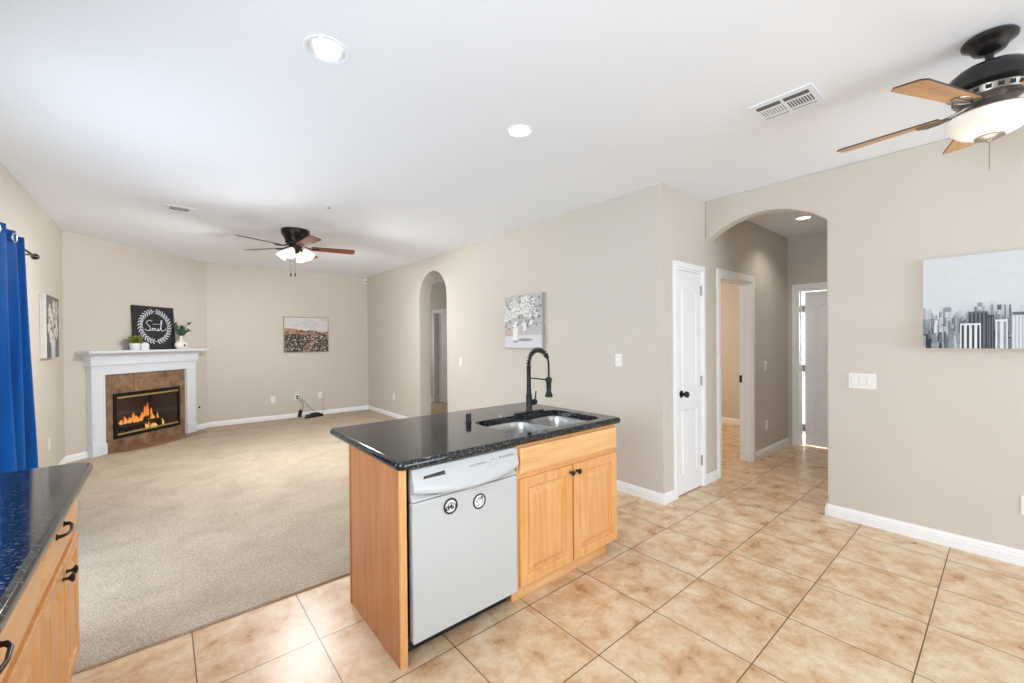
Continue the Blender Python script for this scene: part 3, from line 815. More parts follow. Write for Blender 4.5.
for z in (FB[3]-.062, FB[2]+.036):
    b = B(); box(b, FB[0]+.032, xm-.004, -.060, -.050, z, z+.022); box(b, xm+.004, FB[1]-.032, -.060, -.050, z, z+.022); link('brass_rail', b, 'brass', t, bevel=.003)
for a, c_ in ((FB[0]+.032, xm-.003), (xm+.003, FB[1]-.032)):
    gd = fbox('glass_door', a, c_, .040, .044, FB[2]+.032, FB[3]-.032, 'fire_glass', bevel=0)
obox('door_edge', (xm-.004, xm+.004, -.054, -.044, FB[2]+.06, FB[3]-.06), 'black', t)
# grate bars
b = B()
for k in range(7): tube(b, [(.72+k*.085, -.0+.02, .20), (.72+k*.085, .02, .245), (.72+k*.085, .20, .245)], .008, 8)
tube(b, [(.70, .02, .215), (1.26, .02, .215)], .008, 8)
for q in (.72, 1.23): tube(b, [(q, .03, .18), (q, .03, .22)], .008, 8)
link('fire_grate', b, 'black', t)
# logs and flames (they rest in the firebox: things of their own)
DM = Matrix.Translation((XW, YW, 0)) @ Matrix.Rotation(RZD, 4, 'Z')
M['log'] = wood('charred_log_bark', srgb(38, 28, 22), srgb(70, 52, 40), srgb(112, 88, 68), 'x', .9)
rnd = random.Random(4)
def log(p0, p1, r, lab):
    p0, p1 = DM @ Vector(p0), DM @ Vector(p1); mid = (p0+p1)/2
    b = B(); pts = [p0.lerp(p1, k/8)+Vector((rnd.uniform(-1, 1), rnd.uniform(-1, 1), rnd.uniform(-1, 1)))*.004-mid for k in range(9)]
    tube(b, pts, [r*(.85+.3*rnd.random()) for _ in range(9)], 12)
    tag(link('fire_log', b, 'log', loc=mid, smooth=True), lab, 'log', 'ceramic logs in the firebox')
log((.66, .10, .285), (1.24, .07, .285), .036, 'long dark log lying across the front of the grate in the fireplace')
log((.76, .14, .352), (1.10, .15, .372), .030, 'middle log lying higher behind the front log in the fire')
log((1.02, .05, .345), (1.30, .20, .43), .030, 'pale log leaning up at the right of the flames')
b = B()
def flame(x, y, z, h, wd):
    n = 9; pts = []; rr = []
    ph = rnd.random()*6
    for k in range(n):
        f = k/(n-1); pts.append(DM @ Vector((x+math.sin(f*4+ph)*wd*.35*f, y+math.cos(f*3+ph)*wd*.15, z+h*f)))
        rr.append(max(.0008, wd*.5*math.sin(PI*min(1, (f*.85+.15)))**.9*(1-f*.55)))
    tube(b, pts, rr, 8)
for x, h, wd in ((.72, .07, .05), (.77, .11, .05), (.83, .09, .06), (.89, .15, .05), (.93, .10, .06), (1.0, .14, .05), (1.05, .22, .07), (1.09, .26, .07), (1.13, .17, .06), (1.16, .09, .05), (.98, .06, .06), (1.24, .14, .03)):
    flame(x, .09, .315 if x < 1.2 else .27, h, wd)
for x, h, wd in ((1.0, .07, .05), (1.05, .09, .05), (1.10, .06, .05), (1.14, .05, .04), (1.25, .10, .03)):
    flame(x, .02, .215, h, wd)
fl = link('flames', b, 'flame', smooth=True); tag(fl, 'orange flames burning over the logs in the fireplace', 'fire'); fl['kind'] = 'stuff'
l = bpy.data.lights.new('fire_glow', 'POINT'); l.energy = 3; l.color = (1, .5, .2); l.shadow_soft_size = .1
lo = bpy.data.objects.new('fire_glow', l); COL.objects.link(lo); lo.location = DM @ Vector((1.0, -.01, .45))

# mantel ornaments: local frame (s, off, z)
ZM = 1.3225
def DL(s, off, z): return DM @ Vector((s, -off, z))
# sign
t = thing('wreath_sign', 'square black sign with a white leafy wreath and script lettering on the mantel', 'sign', DL(1.086, .060, ZM), RZD)
tilt = Matrix.Rotation(math.radians(-4), 4, 'X')
M['sign_black'] = plain('chalkboard_black', srgb(36, 36, 40), .7, var=.1); M['sign_white'] = plain('chalk_white_paint', srgb(222, 224, 232), .7)
SW, SH = .61, .615
b = B(); box(b, -SW/2, SW/2, -.012, .012, 0, SH, mat=tilt); link('board', b, 'sign_black', t, bevel=.002)
b = B(); rnd2 = random.Random(9); ccz = SH*.535
def leaf2d(b, cx, cz, ang, L, Wd, y=-.0135):
    pts = []
    for k in range(8):
        a = 2*PI*k/8; px, pz = L/2*math.cos(a), Wd/2*math.sin(a)*(1.0 if k % 4 else 1)
        pts.append((px*math.cos(ang)-pz*math.sin(ang)+cx, px*math.sin(ang)+pz*math.cos(ang)+cz))
    plate(b, pts, [], lambda u, v, d: tilt @ Vector((u, d, v)), y, y+.0018)
for k in range(34):
    a = 2*PI*(k+.5)/34
    if k in (8, 25): continue
    for s, rr_ in ((1, .237), (-1, .196)):
        leaf2d(b, math.cos(a)*rr_, ccz+math.sin(a)*rr_, a+PI/2+s*(-.75)+rnd2.uniform(-.25, .25), .050, .014)
tube(b, [tilt @ Vector((math.cos(2*PI*k/40)*.215, -.014, ccz+math.sin(2*PI*k/40)*.215)) for k in range(40)], .003, 5, closed=True)
link('painted_wreath', b, 'sign_white', t)
def spline(cp, n=8):
    out = []; P_ = [cp[0]]+cp+[cp[-1]]
    for i in range(1, len(P_)-2):
        for k in range(n):
            q = k/n; p0, p1, p2, p3 = P_[i-1:i+3]
            out.append(tuple(.5*((2*p1[j])+(-p0[j]+p2[j])*q+(2*p0[j]-5*p1[j]+4*p2[j]-p3[j])*q*q+(-p0[j]+3*p1[j]-3*p2[j]+p3[j])*q**3) for j in (0, 1)))
    out.append(cp[-1]); return out
b = B()
script = [[(-.045, .075), (-.085, .085), (-.125, .060), (-.120, .030), (-.085, .000), (-.080, -.040), (-.110, -.062), (-.145, -.050), (-.150, -.035)],
          [(-.110, -.062), (-.060, -.050), (-.045, -.030), (-.030, -.025), (-.018, -.040), (-.030, -.056), (-.050, -.050), (-.030, -.028), (.000, -.030)],
          [(.0, -.030), (.005, -.055), (.025, -.058), (.040, -.030), (.045, -.056), (.065, -.050), (.100, .050), (.105, .085), (.092, .080), (.085, -.020), (.098, -.062), (.135, -.055), (.165, -.030)]]
for st in script:
    tube(b, [tilt @ Vector((x, -.0145, ccz+z)) for x, z in spline(st)], .0045, 6)
link('script_lettering', b, 'sign_white', t)
b = B()
for k, ch in enumerate(range(6)):
    x = -.035+k*.018; tube(b, [tilt @ Vector((x+dx, -.0138, ccz+.032+dz)) for dx, dz in ((0, .006), (.003, -.006), (.006, .004), (.009, -.006), (.012, .006))], .0016, 5)
link('small_lettering', b, 'sign_white', t)
# potted succulent
M['pot_white'] = plain('white_pot', srgb(232, 234, 236), .4); M['leaf_y'] = plain('yellow_green_leaf', srgb(150, 152, 62), .5, var=.25, scale=40)
M['leaf_g'] = plain('dusty_green_leaf', srgb(72, 110, 84), .55, var=.2, scale=30); M['soil'] = plain('potting_soil', srgb(60, 45, 34), .95)
M['leaf_d'] = plain('olive_leaf', srgb(92, 96, 50), .5, var=.25, scale=40)
def leaf3(bm, base_, dirv, L, Wd, mi=0, th=.0012):
    d = Vector(dirv).normalized(); up = Vector((0, 0, 1)); sd = d.cross(up)
    sd = sd.normalized() if sd.length > 1e-3 else Vector((1, 0, 0)); nm = sd.cross(d).normalized()
    bp = Vector(base_); tp, bt = [], []
    prof = ((0, .1), (.25, .8), (.55, 1), (.8, .7), (1, .05))
    for s, wv in prof:
        c_ = bp+d*L*s-nm*L*.12*s*s
        for sg in (-1, 1):
            tp.append(bm.verts.new(c_+sd*sg*Wd*wv/2+nm*th)); bt.append(bm.verts.new(c_+sd*sg*Wd*wv/2-nm*th))
    for i in range(len(prof)-1):
        a = 2*i
        for V_, in ((tp,), (bt,)):
            f = bm.faces.new((V_[a], V_[a+1], V_[a+3], V_[a+2])); f.material_index = mi
        for sg in (0, 1):
            f = bm.faces.new((tp[a+sg], tp[a+2+sg], bt[a+2+sg], bt[a+sg])); f.material_index = mi
t = thing('potted_plant', 'small yellow-green plant in a round white pot at the left of the mantel', 'plant', DL(.712, .138, ZM), RZD)
b = B(); lathe(b, [(0, 0), (.046, 0), (.050, .004), (.060, .085), (.060, .092), (.054, .092), (.052, .075), (0, .075)], 28); link('pot', b, 'pot_white', t, smooth=True)
b = B(); lathe(b, [(0, .08), (.051, .08), (.051, .0755), (0, .0755)], 20); link('soil', b, 'soil', t)
b = B(); r3 = random.Random(2)
for k in range(150):
    a = r3.random()*2*PI; rr_ = r3.random()*.045; el = r3.uniform(.3, 1.4); h0 = .082+r3.random()*.08
    leaf3(b, (math.cos(a)*rr_*1.7+.01, math.sin(a)*rr_, h0), (math.cos(a)*math.cos(el), math.sin(a)*math.cos(el), math.sin(el)), r3.uniform(.035, .065), r3.uniform(.014, .024), mi=r3.choice((0, 0, 1)))
for k in range(18):
    a = r3.random()*2*PI; tube(b, [(0, 0, .079), (math.cos(a)*.03, math.sin(a)*.03, .12), (math.cos(a)*.045, math.sin(a)*.045, .17)], .0018, 5, mi=1)
link('foliage', b, ['leaf_y', 'leaf_d'], t)
# white house-shaped ornament
b = B(); hx, hz = .054, .075
plate(b, [(-hx, 0), (hx, 0), (hx, hz), (.022, .104), (-.022, .104), (-hx, hz)], [], lambda u, v, d: (u, d, v), -.035, .035)
o = link('house_ornament', b, 'pot_white', loc=DL(.834, .13, ZM), bevel=.004); o.rotation_euler = (0, 0, RZD)
tag(o, 'small white gabled house ornament between the plant pot and the black sign', 'ornament')
# vase with eucalyptus
t = thing('bud_vase', 'round cream ceramic vase with a thin neck at the right of the mantel', 'vase', DL(1.402, .142, ZM), RZD)
b = B(); lathe(b, [(0, 0), (.045, 0), (.070, .012), (.092, .036), (.098, .058), (.088, .082), (.055, .100), (.026, .110), (.019, .125), (.018, .175), (.022, .182), (.018, .182), (.014, .175), (.014, .12), (0, .11)], 32)
for v in b.verts: v.co.y *= .62; v.co.z *= 1.15
link('body', b, 'ceramic', t, smooth=True)
b = B()
lathe(b, [(0, 0), (.016, 0), (.014, .003), (0, .004)], 16, Matrix.Translation((0.0, -.0605, .056)) @ Matrix.Rotation(PI/2, 4, 'X')); link('emblem', b, 'soil', t)
t2 = thing('eucalyptus_stems', 'green eucalyptus stems standing in the cream bud vase', 'plant', DL(1.402, .142, ZM+.16), RZD)
stems = [[(0, 0, 0), (-.03, 0, .09), (-.115, -.01, .20)], [(0, 0, 0), (.01, 0, .08), (.03, .01, .17)], [(0, 0, 0), (.035, 0, .09), (.10, 0, .19), (.165, 0, .235)], [(0, 0, 0), (-.03, -.01, .07), (-.09, -.02, .12)], [(0, 0, 0), (.04, -.01, .07), (.10, -.02, .11)]]
r4 = random.Random(7)
for sidx, st in enumerate(stems):
    b = B(); vp = [Vector(p) for p in st]; tube(b, vp, .0022, 6)
    for k in range(11):
        f = .25+.75*k/10; p, tn = along(vp, f)
        if sidx == 2 and .6 < f < .85: continue
        for s in (-1, 1):
            a = r4.uniform(-1, 1)
            leaf3(b, p, (s*.8+tn.x*.5, a*.7, .4+tn.z*.4), r4.uniform(.040, .062)*(1.0 if sidx != 2 else .75), r4.uniform(.030, .042)*(1 if sidx != 2 else .7), 0)
    link('sprig', b, 'leaf_g', t2)

# ------------------------------------------------------------------ pictures
def paint(name, c): M[name] = plain(name, srgb(*c), .75, var=.06, scale=30); return name
def canvas(name, label, loc, rz, wd, ht, dep, side):
    t = thing(name, label, 'picture', loc, rz)
    obox('canvas', (-wd/2, wd/2, -dep, 0, -ht/2, ht/2), side, t, bevel=.003)
    return t
class Art:
    """flat painted shapes, layer above layer, kept in one mesh; front faces -y"""
    def __init__(s, dep, wd, ht): s.b = B(); s.y = -dep-.0006; s.m = []; s.wd = wd; s.ht = ht; s.k = 0
    def mi(s, name):
        if name not in s.m: s.m.append(name)
        return s.m.index(name)
    def poly(s, pts, mt):
        s.k += 1; y = s.y-.000012*s.k
        pts = [(max(-s.wd/2+.001, min(s.wd/2-.001, x)), max(-s.ht/2+.001, min(s.ht/2-.001, z))) for x, z in pts]
        vs = [s.b.verts.new((x, y, z)) for x, z in pts]
        f = s.b.faces.new(vs); f.material_index = s.mi(mt)
    def rect(s, x0, x1, z0, z1, mt): s.poly([(x0, z0), (x1, z0), (x1, z1), (x0, z1)], mt)
    def ell(s, cx, cz, a, c, ang, mt, n=10):
        s.poly([(cx+a*math.cos(2*PI*k/n)*math.cos(ang)-c*math.sin(2*PI*k/n)*math.sin(ang), cz+a*math.cos(2*PI*k/n)*math.sin(ang)+c*math.sin(2*PI*k/n)*math.cos(ang)) for k in range(n)], mt)
    def done(s, parent): 
        me = bpy.data.meshes.new('painted_scene')
        for f in s.b.faces:
            f.normal_update()
            if f.normal.y > 0: f.normal_flip()
        s.b.to_mesh(me); s.b.free()
        for q in s.m: me.materials.append(M[q])
        o = bpy.data.objects.new('painted_scene', me); COL.objects.link(o); o.parent = parent; return o
for n_, c_ in {'canvas_white': (228, 227, 224), 'sky_pale': (206, 213, 215), 'haze1': (196, 204, 208), 'city1': (178, 184, 190), 'city2': (142, 149, 158), 'city3': (98, 104, 114), 'city4': (52, 56, 64), 'city_w': (216, 220, 224),
               'fl_bg': (190, 188, 188), 'fl_white': (232, 230, 226), 'fl_cream': (214, 208, 196), 'fl_dark': (92, 92, 86), 'fl_grey': (150, 150, 150), 'fl_side': (168, 158, 150), 'fl_table': (212, 213, 218), 'fl_pink': (196, 178, 172),
               'ls_sky': (208, 204, 205), 'ls_sky2': (222, 206, 200), 'ls_sky3': (198, 200, 202), 'ls_pink': (178, 140, 122), 'ls_br': (120, 88, 70), 'ls_dk': (56, 54, 42), 'ls_dk2': (84, 80, 66), 'ls_w': (216, 210, 204), 'ls_tan': (172, 140, 116), 'frame_gold': (170, 150, 124),
               'gr_bg': (112, 106, 98), 'gr_dk': (74, 70, 66), 'gr_p1': (206, 200, 196), 'gr_p2': (176, 170, 168), 'gr_v': (168, 176, 188)}.items(): paint(n_, c_)
# city skyline, right wall (front faces -X: rz=-90 -> local x = -Y)
CW, CH = .90, .605
t = canvas('skyline_canvas', 'large unframed grey city skyline canvas hanging on the right wall', (XR-.001, .381-CW/2, 1.635), -PI/2, CW, CH, .032, 'canvas_white')
A_ = Art(.032, CW, CH); r5 = random.Random(11)
A_.rect(-CW/2, CW/2, -CH/2, CH/2, 'sky_pale')
for k in range(60):
    x = -CW/2+CW*k/60; h = -.06+.05*math.sin(k*.7)*r5.random()+(.06 if .28 < k/60 < .62 else 0)*r5.random(); A_.rect(x, x+CW/52, -CH/2, h, r5.choice(('haze1', 'sky_pale', 'city_w')))
for lay, (n_, hb, hv, cols) in enumerate(((95, -.085, .06, ('city1', 'city1', 'haze1', 'city2')), (90, -.14, .05, ('city1', 'city2', 'city_w', 'city3', 'haze1')), (80, -.19, .055, ('city2', 'city3', 'city_w', 'city4', 'city1')), (70, -.245, .05, ('city3', 'city4', 'city1', 'city2')))):
    for k in range(n_):
        x = -CW/2+CW*(k+r5.uniform(-.3, .3))/n_; wd = CW/n_*r5.uniform(.7, 1.5); h = hb+r5.uniform(-.5, 1)*hv
        c_ = r5.choice(cols); A_.rect(x, x+wd, -CH/2, h, c_)
        if r5.random() < .6:
            zz_ = h-.008
            while zz_ > max(-CH/2, h-.07):
                A_.rect(x+wd*.15, x+wd*.85, zz_-.0025, zz_, 'city4' if c_ not in ('city4', 'city3') else 'city1'); zz_ -= .007
def tower(x0, x1, h, body, stripes, n_):
    A_.rect(x0, x1, -CH/2, h, body)
    for k in range(n_):
        a = x0+(x1-x0)*(k+.3)/n_; A_.rect(a, a+(x1-x0)/n_*.45, -CH/2, h-.012, stripes)
tower(-.275, -.185, -.15, 'city_w', 'city4', 4); tower(-.24, -.155, -.065, 'city3', 'city4', 5); tower(-.275, -.185, -.14, 'city_w', 'city4', 4)
tower(-.125, -.075, -.12, 'city_w', 'city2', 2); tower(-.155, -.13, -.09, 'city4', 'city3', 2); tower(-.06, .01, -.085, 'city1', 'city_w', 5); A_.rect(-.055, .008, -.095, -.078, 'city3')
A_.rect(-.345, -.315, -.06, -.03, 'city2'); A_.rect(-.20, -.18, -.035, -.01, 'city2'); A_.rect(-.118, -.10, -.06, -.028, 'city3')
tower(.085, .145, .10, 'city2', 'city3', 6); A_.rect(.095, .135, .10, .14, 'city2'); A_.rect(.105, .125, .14, .17, 'city2'); A_.rect(.113, .117, .17, .215, 'city3')
A_.done(t)
# white flowers in a vase, long wall (front -X)
t = canvas('flower_canvas', 'small canvas of white blossoms in a vase on the wall above the faucet', (XL-.001, 3.648, 1.632), -PI/2, .665, .62, .032, 'fl_side')
A_ = Art(.032, .665, .62); r6 = random.Random(5)
A_.rect(-.3325, .3325, -.31, .31, 'fl_bg'); A_.rect(-.3325, .3325, -.31, -.16, 'fl_table'); A_.rect(-.3325, -.1, -.17, -.08, 'fl_pink')
A_.ell(.03, -.215, .14, .018, 0, 'fl_grey'); A_.rect(-.18, -.075, -.235, 0, 'fl_white'); A_.ell(-.1275, -.235, .052, .012, 0, 'fl_grey'); A_.rect(-.10, -.075, -.23, 0, 'fl_cream')
for k in range(150):
    x, z = r6.uniform(-.33, .30), r6.uniform(-.06, .30); A_.ell(x, z-abs(x)*.1, .02, .007, r6.random()*3, r6.choice(('fl_dark', 'fl_grey')))
for k in range(70):
    a = r6.uniform(-2.0, 2.0); rr_ = r6.uniform(.03, .31); x, z = -.05+math.sin(a)*rr_*1.1, .09+math.cos(a)*rr_*.72
    for q in range(5):
        an = q*2*PI/5+r6.random(); A_.ell(x+.020*math.cos(an), z+.020*math.sin(an), .021, .012, an, 'fl_white' if r6.random() < .8 else 'fl_cream')
    A_.ell(x, z, .009, .008, 0, 'fl_dark' if r6.random() < .75 else 'fl_pink', 6)
    A_.ell(x+r6.uniform(-.03, .03), z+r6.uniform(-.03, .03), .016, .006, r6.random()*3, 'fl_grey', 8)
for x, z in ((.02, -.03), (.04, -.09), (.15, -.02), (.05, -.06)): A_.ell(x, z, .035, .022, r6.random(), 'fl_white')
A_.rect(.325, .3325, -.31, .31, 'fl_grey')
A_.done(t)
# landscape on the far wall (front -Y)
t = canvas('landscape_canvas', 'pink and brown meadow landscape painting in a thin frame on the far wall', (2.085, YF-.001, 1.55), 0, .785, .665, .022, 'frame_gold')
A_ = Art(.022, .76, .64); r7 = random.Random(8)
A_.rect(-.38, .38, -.32, .32, 'ls_sky')
for k in range(60): A_.ell(r7.uniform(-.38, .38), r7.uniform(.09, .31), r7.uniform(.03, .10), r7.uniform(.01, .03), r7.uniform(-.2, .2), r7.choice(('ls_sky', 'ls_sky2', 'ls_sky3', 'ls_sky2')))
A_.poly([(-.38, -.32), (.38, -.32), (.38, .07), (.2, .04), (0, .06), (-.2, .11), (-.38, .12)], 'ls_pink')
A_.poly([(-.38, -.32), (.38, -.32), (.38, -.02), (.1, -.04), (-.1, .0), (-.38, .05)], 'ls_dk2')
for k in range(90):
    x = r7.uniform(-.38, .38); A_.ell(x, .05-.08*x+r7.uniform(-.06, .03), r7.uniform(.012, .04), r7.uniform(.006, .016), r7.uniform(-.3, .3), r7.choice(('ls_br', 'ls_br', 'ls_dk', 'ls_tan', 'ls_pink')))
for k in range(260):
    x, z = r7.uniform(-.38, .38), r7.uniform(-.32, -.01)
    if abs(x+.02-(z+.3)*.8) < .05 and z < -.08: c_ = r7.choice(('ls_tan', 'ls_br', 'ls_tan'))
    else: c_ = r7.choice(('ls_dk', 'ls_dk2', 'ls_dk', 'ls_br', 'ls_dk'))
    A_.ell(x, z, r7.uniform(.012, .04), r7.uniform(.008, .018), r7.uniform(-1, 1), c_)
for k in range(150):
    x, z = r7.uniform(-.38, .38), r7.uniform(-.31, -.02); A_.ell(x, z, .0095, .007, r7.random(), r7.choice(('ls_w', 'ls_w', 'ls_sky2')), 7)
A_.done(t)
# grey flowers on the left wall (front +X: rz=+90, local x=+Y)
t = canvas('grey_flower_canvas', 'deep grey and white flower canvas seen edge-on beside the blue curtain', (XW+.001, 6.205, 1.582), PI/2, .60, .615, .045, 'canvas_white')
A_ = Art(.045, .60, .615); r8 = random.Random(6)
A_.rect(-.30, .30, -.3075, .3075, 'gr_bg')
for k in range(30): A_.ell(r8.uniform(-.3, .3), r8.uniform(-.3, .3), .07, .03, r8.random()*3, r8.choice(('gr_bg', 'gr_dk')))
A_.poly([(-.10, -.3075), (.10, -.3075), (.13, -.13), (-.13, -.13)], 'gr_v'); A_.poly([(-.04, -.3075), (.02, -.3075), (.03, -.13), (-.05, -.13)], 'gr_p1')
for x, z in ((-.14, .15), (.06, .20), (-.03, .06), (.15, .08), (-.18, .0), (.04, -.08), (-.10, -.10), (.19, .19), (.17, -.04)):
    for q in range(7):
        an = q*2*PI/7+r8.random()*.4; A_.ell(x+.045*math.cos(an), z+.045*math.sin(an), .045, .024, an, r8.choice(('gr_p1', 'gr_p1', 'gr_p2')))
    A_.ell(x, z, .014, .014, 0, 'gr_p2', 8)
A_.done(t)

# ------------------------------------------------------------------ switch plates and outlets
def wall_plate(name, label, cat, loc, rz, kind, gangs=1, wd=None, group=None):
    t = thing(name, label, cat, loc, rz, group); wd = wd or .07+(gangs-1)*.046; ht = .115
    b = B(); plate(b, rrect(-wd/2, wd/2, -ht/2, ht/2, .006, 3), [], lambda u, v, d: (u, -d, v), 0, .006); link('cover_plate', b, 'plate', t, bevel=.0015)
    for g in range(gangs):
        cx = (g-(gangs-1)/2)*.046
        if kind == 'rocker':
            b = B(); box(b, cx-.0165, cx+.0165, -.0105, -.006, -.033, .033); link('rocker', b, 'plate', t, bevel=.0015)
            b = B(); plate(b, rrect(cx-.0180, cx+.0180, -.0345, .0345, .002, 2), [rrect(cx-.0168, cx+.0168, -.0333, .0333, .002, 2)], lambda u, v, d: (u, -d, v), .0058, .0065); link('rocker_gap', b, 'slot_grey', t)
        elif kind == 'outlet':
            for s in (-1, 1):
                b = B(); plate(b, rrect(cx-.016, cx+.016, s*.020-.013, s*.020+.013, .008, 4), [], lambda u, v, d: (u, -d, v), .006, .0085)
                so = link('socket', b, 'plate', t)
                b = B()
                for sx in (-1, 1): box(b, cx+sx*.006-.001, cx+sx*.006+.001, -.0092, -.0084, s*.020-.002, s*.020+.007)
                link('slots', b, 'slot', so)
        elif kind == 'coax':
            b = B(); lathe(b, [(0, .006), (.006, .006), (.006, .014), (0, .014)], 12, Matrix.Rotation(PI/2, 4, 'X')); link('jack', b, 'hinge', t)
    return t
M['slot_grey'] = plain('plate_gap_grey', srgb(176, 172, 164), .6)
wall_plate('light_switch', 'white three-gang rocker switch plate beside the wide arch on the right wall', 'light switch', (XR-.0005, .712, 1.082), -PI/2, 'rocker', 3)
wall_plate('wall_outlet', 'white outlet low on the right wall at the picture edge', 'outlet', (XR-.0005, -.081, .372), -PI/2, 'outlet')
wall_plate('light_switch', 'white switch plate on the long wall right of the flower canvas', 'light switch', (XL-.0005, 2.337, 1.218), -PI/2, 'rocker')
wall_plate('light_switch', 'white switch plate just right of the tall narrow arch', 'light switch', (XL-.0005, 5.02, 1.115), -PI/2, 'rocker')
wall_plate('wall_outlet', 'white outlet low on the long wall left of the tall narrow arch', 'outlet', (XL-.0005, 7.29, .39), -PI/2, 'outlet')
wall_plate('light_switch', 'white switch plate inside the right hall between its two doors', 'light switch', (5.56, YC-.0005, 1.08), 0, 'rocker')
wall_plate('wall_outlet', 'white outlet low on the wall inside the right hall', 'outlet', (5.60, YC-.0005, .36), 0, 'outlet')
wall_plate('coax_plate', 'white blank jack plate, leftmost on the far wall below the landscape painting', 'wall plate', (1.514, YF-.0005, .38), 0, 'coax')
wall_plate('wall_outlet', 'white outlet with black plugs in it on the far wall', 'outlet', (1.909, YF-.0005, .389), 0, 'outlet')
wall_plate('wall_outlet', 'white outlet on the far wall above the black box, nothing plugged in', 'outlet', (2.313, YF-.0005, .389), 0, 'outlet')
wall_plate('wall_outlet', 'white outlet low on the left wall between curtain and fireplace', 'outlet', (XW+.0005, 6.24, .40), PI/2, 'outlet')
# gas key valve on the fireplace wall
b = B(); lathe(b, [(0, 0), (.018, 0), (.018, .003), (.007, .005), (.006, .016), (0, .017)], 18, Matrix.Rotation(PI/2, 4, 'X'))
o = link('gas_valve', b, 'bronze', loc=DL(1.86, .0005, .37)); o.rotation_euler = (0, 0, RZD); tag(o, 'small dark gas key valve on the wall right of the fireplace', 'valve')
# alarm sensor in the far corner
t = thing('motion_sensor', 'small white motion sensor high in the far corner by the ceiling', 'sensor', (XL-.045, YF-.001, 2.60))
obox('housing', (-.032, .032, -.045, 0, 0, .11), 'plate', t, bevel=.008)
obox('lens', (-.022, .022, -.049, -.0455, .018, .06), 'slot_grey', t, bevel=.002)

# router box and its adapter on the carpet by the far wall
t = thing('router_box', 'flat black electronics box lying on the carpet under the far wall outlets', 'router', (2.14, 8.38, .0125), .25)
obox('case', (-.10, .16, -.09, .09, .004, .045), 'black_plastic', t, bevel=.008)
obox('front_strip', (-.19, -.02, -.10, -.05, .004, .028), 'black_plastic', t, bevel=.006)
obox('lid', (-.02, .12, -.04, .07, .045, .066), 'black_plastic', t, bevel=.006)
RB = t
for x, y in ((-.08, -.07), (.14, -.07), (-.08, .07), (.14, .07)): obox('foot', (x-.01, x+.01, y-.01, y+.01, 0, .005), 'black_plastic', t)
t = thing('power_adapter', 'black power adapter leaning at the foot of the far wall', 'adapter', (1.93, YF-.055, .0125), .1)
b = B(); box(b, -.028, .028, -.02, .02, 0, .13, mat=Matrix.Rotation(.22, 4, 'Y') @ Matrix.Translation((0, 0, .008))); link('brick', b, 'black_plastic', t, bevel=.006)
b = B(); box(b, -.018, .018, -.033, -.009, .004, .030); box(b, -.016, .016, -.030, -.009, -.034, -.010)
tag(link('power_plug', b, 'black_plastic', loc=(1.909, YF-.0005, .389), bevel=.003), 'pair of black plugs pushed into the middle outlet of the far wall', 'plug')
PA = t
def cord(pts, par, r=.0035):
    base_ = Vector((0, 0, 0)); IM = (Matrix.Translation(par.location) @ Matrix.Rotation(par.rotation_euler.z, 4, 'Z')).inverted(); pts = [IM @ Vector(p) for p in pts]; sm = []
    P_ = [Vector(p) for p in pts]; P_ = [P_[0]]+P_+[P_[-1]]
    for i in range(1, len(P_)-2):
        for k in range(8):
            q = k/8; a, b_, c_, d_ = P_[i-1:i+3]
            sm.append(.5*((2*b_)+(-a+c_)*q+(2*a-5*b_+4*c_-d_)*q*q+(-a+3*b_-3*c_+d_)*q**3)-base_)
    sm.append(P_[-1]-base_)
    b = B(); tube(b, sm, r, 7)
    link('power_cord', b, 'cord', par, smooth=True)
cord([(1.915, YF-.034, .365), (1.98, YF-.04, .30), (2.0, YF-.045, .22), (1.985, YF-.05, .14)], PA)
cord([(1.925, YF-.034, .405), (2.02, YF-.05, .31), (2.10, YF-.07, .20), (2.20, YF-.10, .075), (2.22, YF-.11, .06)], RB, .0025)
cord([(2.36, YF-.004, .33), (2.375, YF-.02, .15), (2.36, YF-.05, .06), (2.30, YF-.10, .05)], RB, .0018)

# ------------------------------------------------------------------ curtain and rod
t = thing('curtain_rod', 'dark curtain rod with a round finial above the blue curtain', 'curtain rod', (XW, 3.4, 2.137))
b = B(); tube(b, [(.09, -1.9, 0), (.09, 1.755, 0)], .010, 12); link('rod', b, 'bronze', t, smooth=True)
b = B(); lathe(b, [(.010, -.03), (.014, -.025), (.012, -.015), (.024, 0), (.026, .012), (.018, .026), (0, .032)], 18, Matrix.Translation((.09, 1.78, 0)) @ Matrix.Rotation(-PI/2, 4, 'X')); link('finial', b, 'bronze', t, smooth=True)
for yy in (1.70, -1.85):
    b = B(); tube(b, [(.002, yy, 0), (.09, yy, 0)], .006, 8); lathe(b, [(0, 0), (.02, 0), (.02, .004), (0, .005)], 14, Matrix.Translation((.0005, yy, 0)) @ Matrix.Rotation(PI/2, 4, 'Y')); link('bracket', b, 'bronze', t)
t = thing('blue_curtain', 'royal blue grommet curtain gathered at the left edge of the picture', 'curtain', (XW+.09, 4.4, 0))
b = B(); NU, NV = 150, 26; rows = []
ztop, zbot = 2.175, .03
for j in range(NV+1):
    v = j/NV; z = ztop+(zbot-ztop)*v; row = []
    for i in range(NU+1):
        u = i/NU; y0_, y1_ = -.55-.05*v, .290+.37*v
        ph = u*2*PI*3.8+1.0
        amp = .050*(1+.25*v)
        y = y0_+(y1_-y0_)*u+.012*math.sin(ph*2+v*2)
        x = amp*math.sin(ph+.5*math.sin(v*3+u*5))+.010*math.sin(ph*.5+v*5)*v
        row.append(b.verts.new((x, y, z)))
    rows.append(row)
for a, c_ in zip(rows, rows[1:]):
    for k in range(NU): b.faces.new((a[k], a[k+1], c_[k+1], c_[k]))
o = link('fabric', b, 'curtain', t, smooth=True); md = o.modifiers.new('thick', 'SOLIDIFY'); md.thickness = .003; md.offset = 0
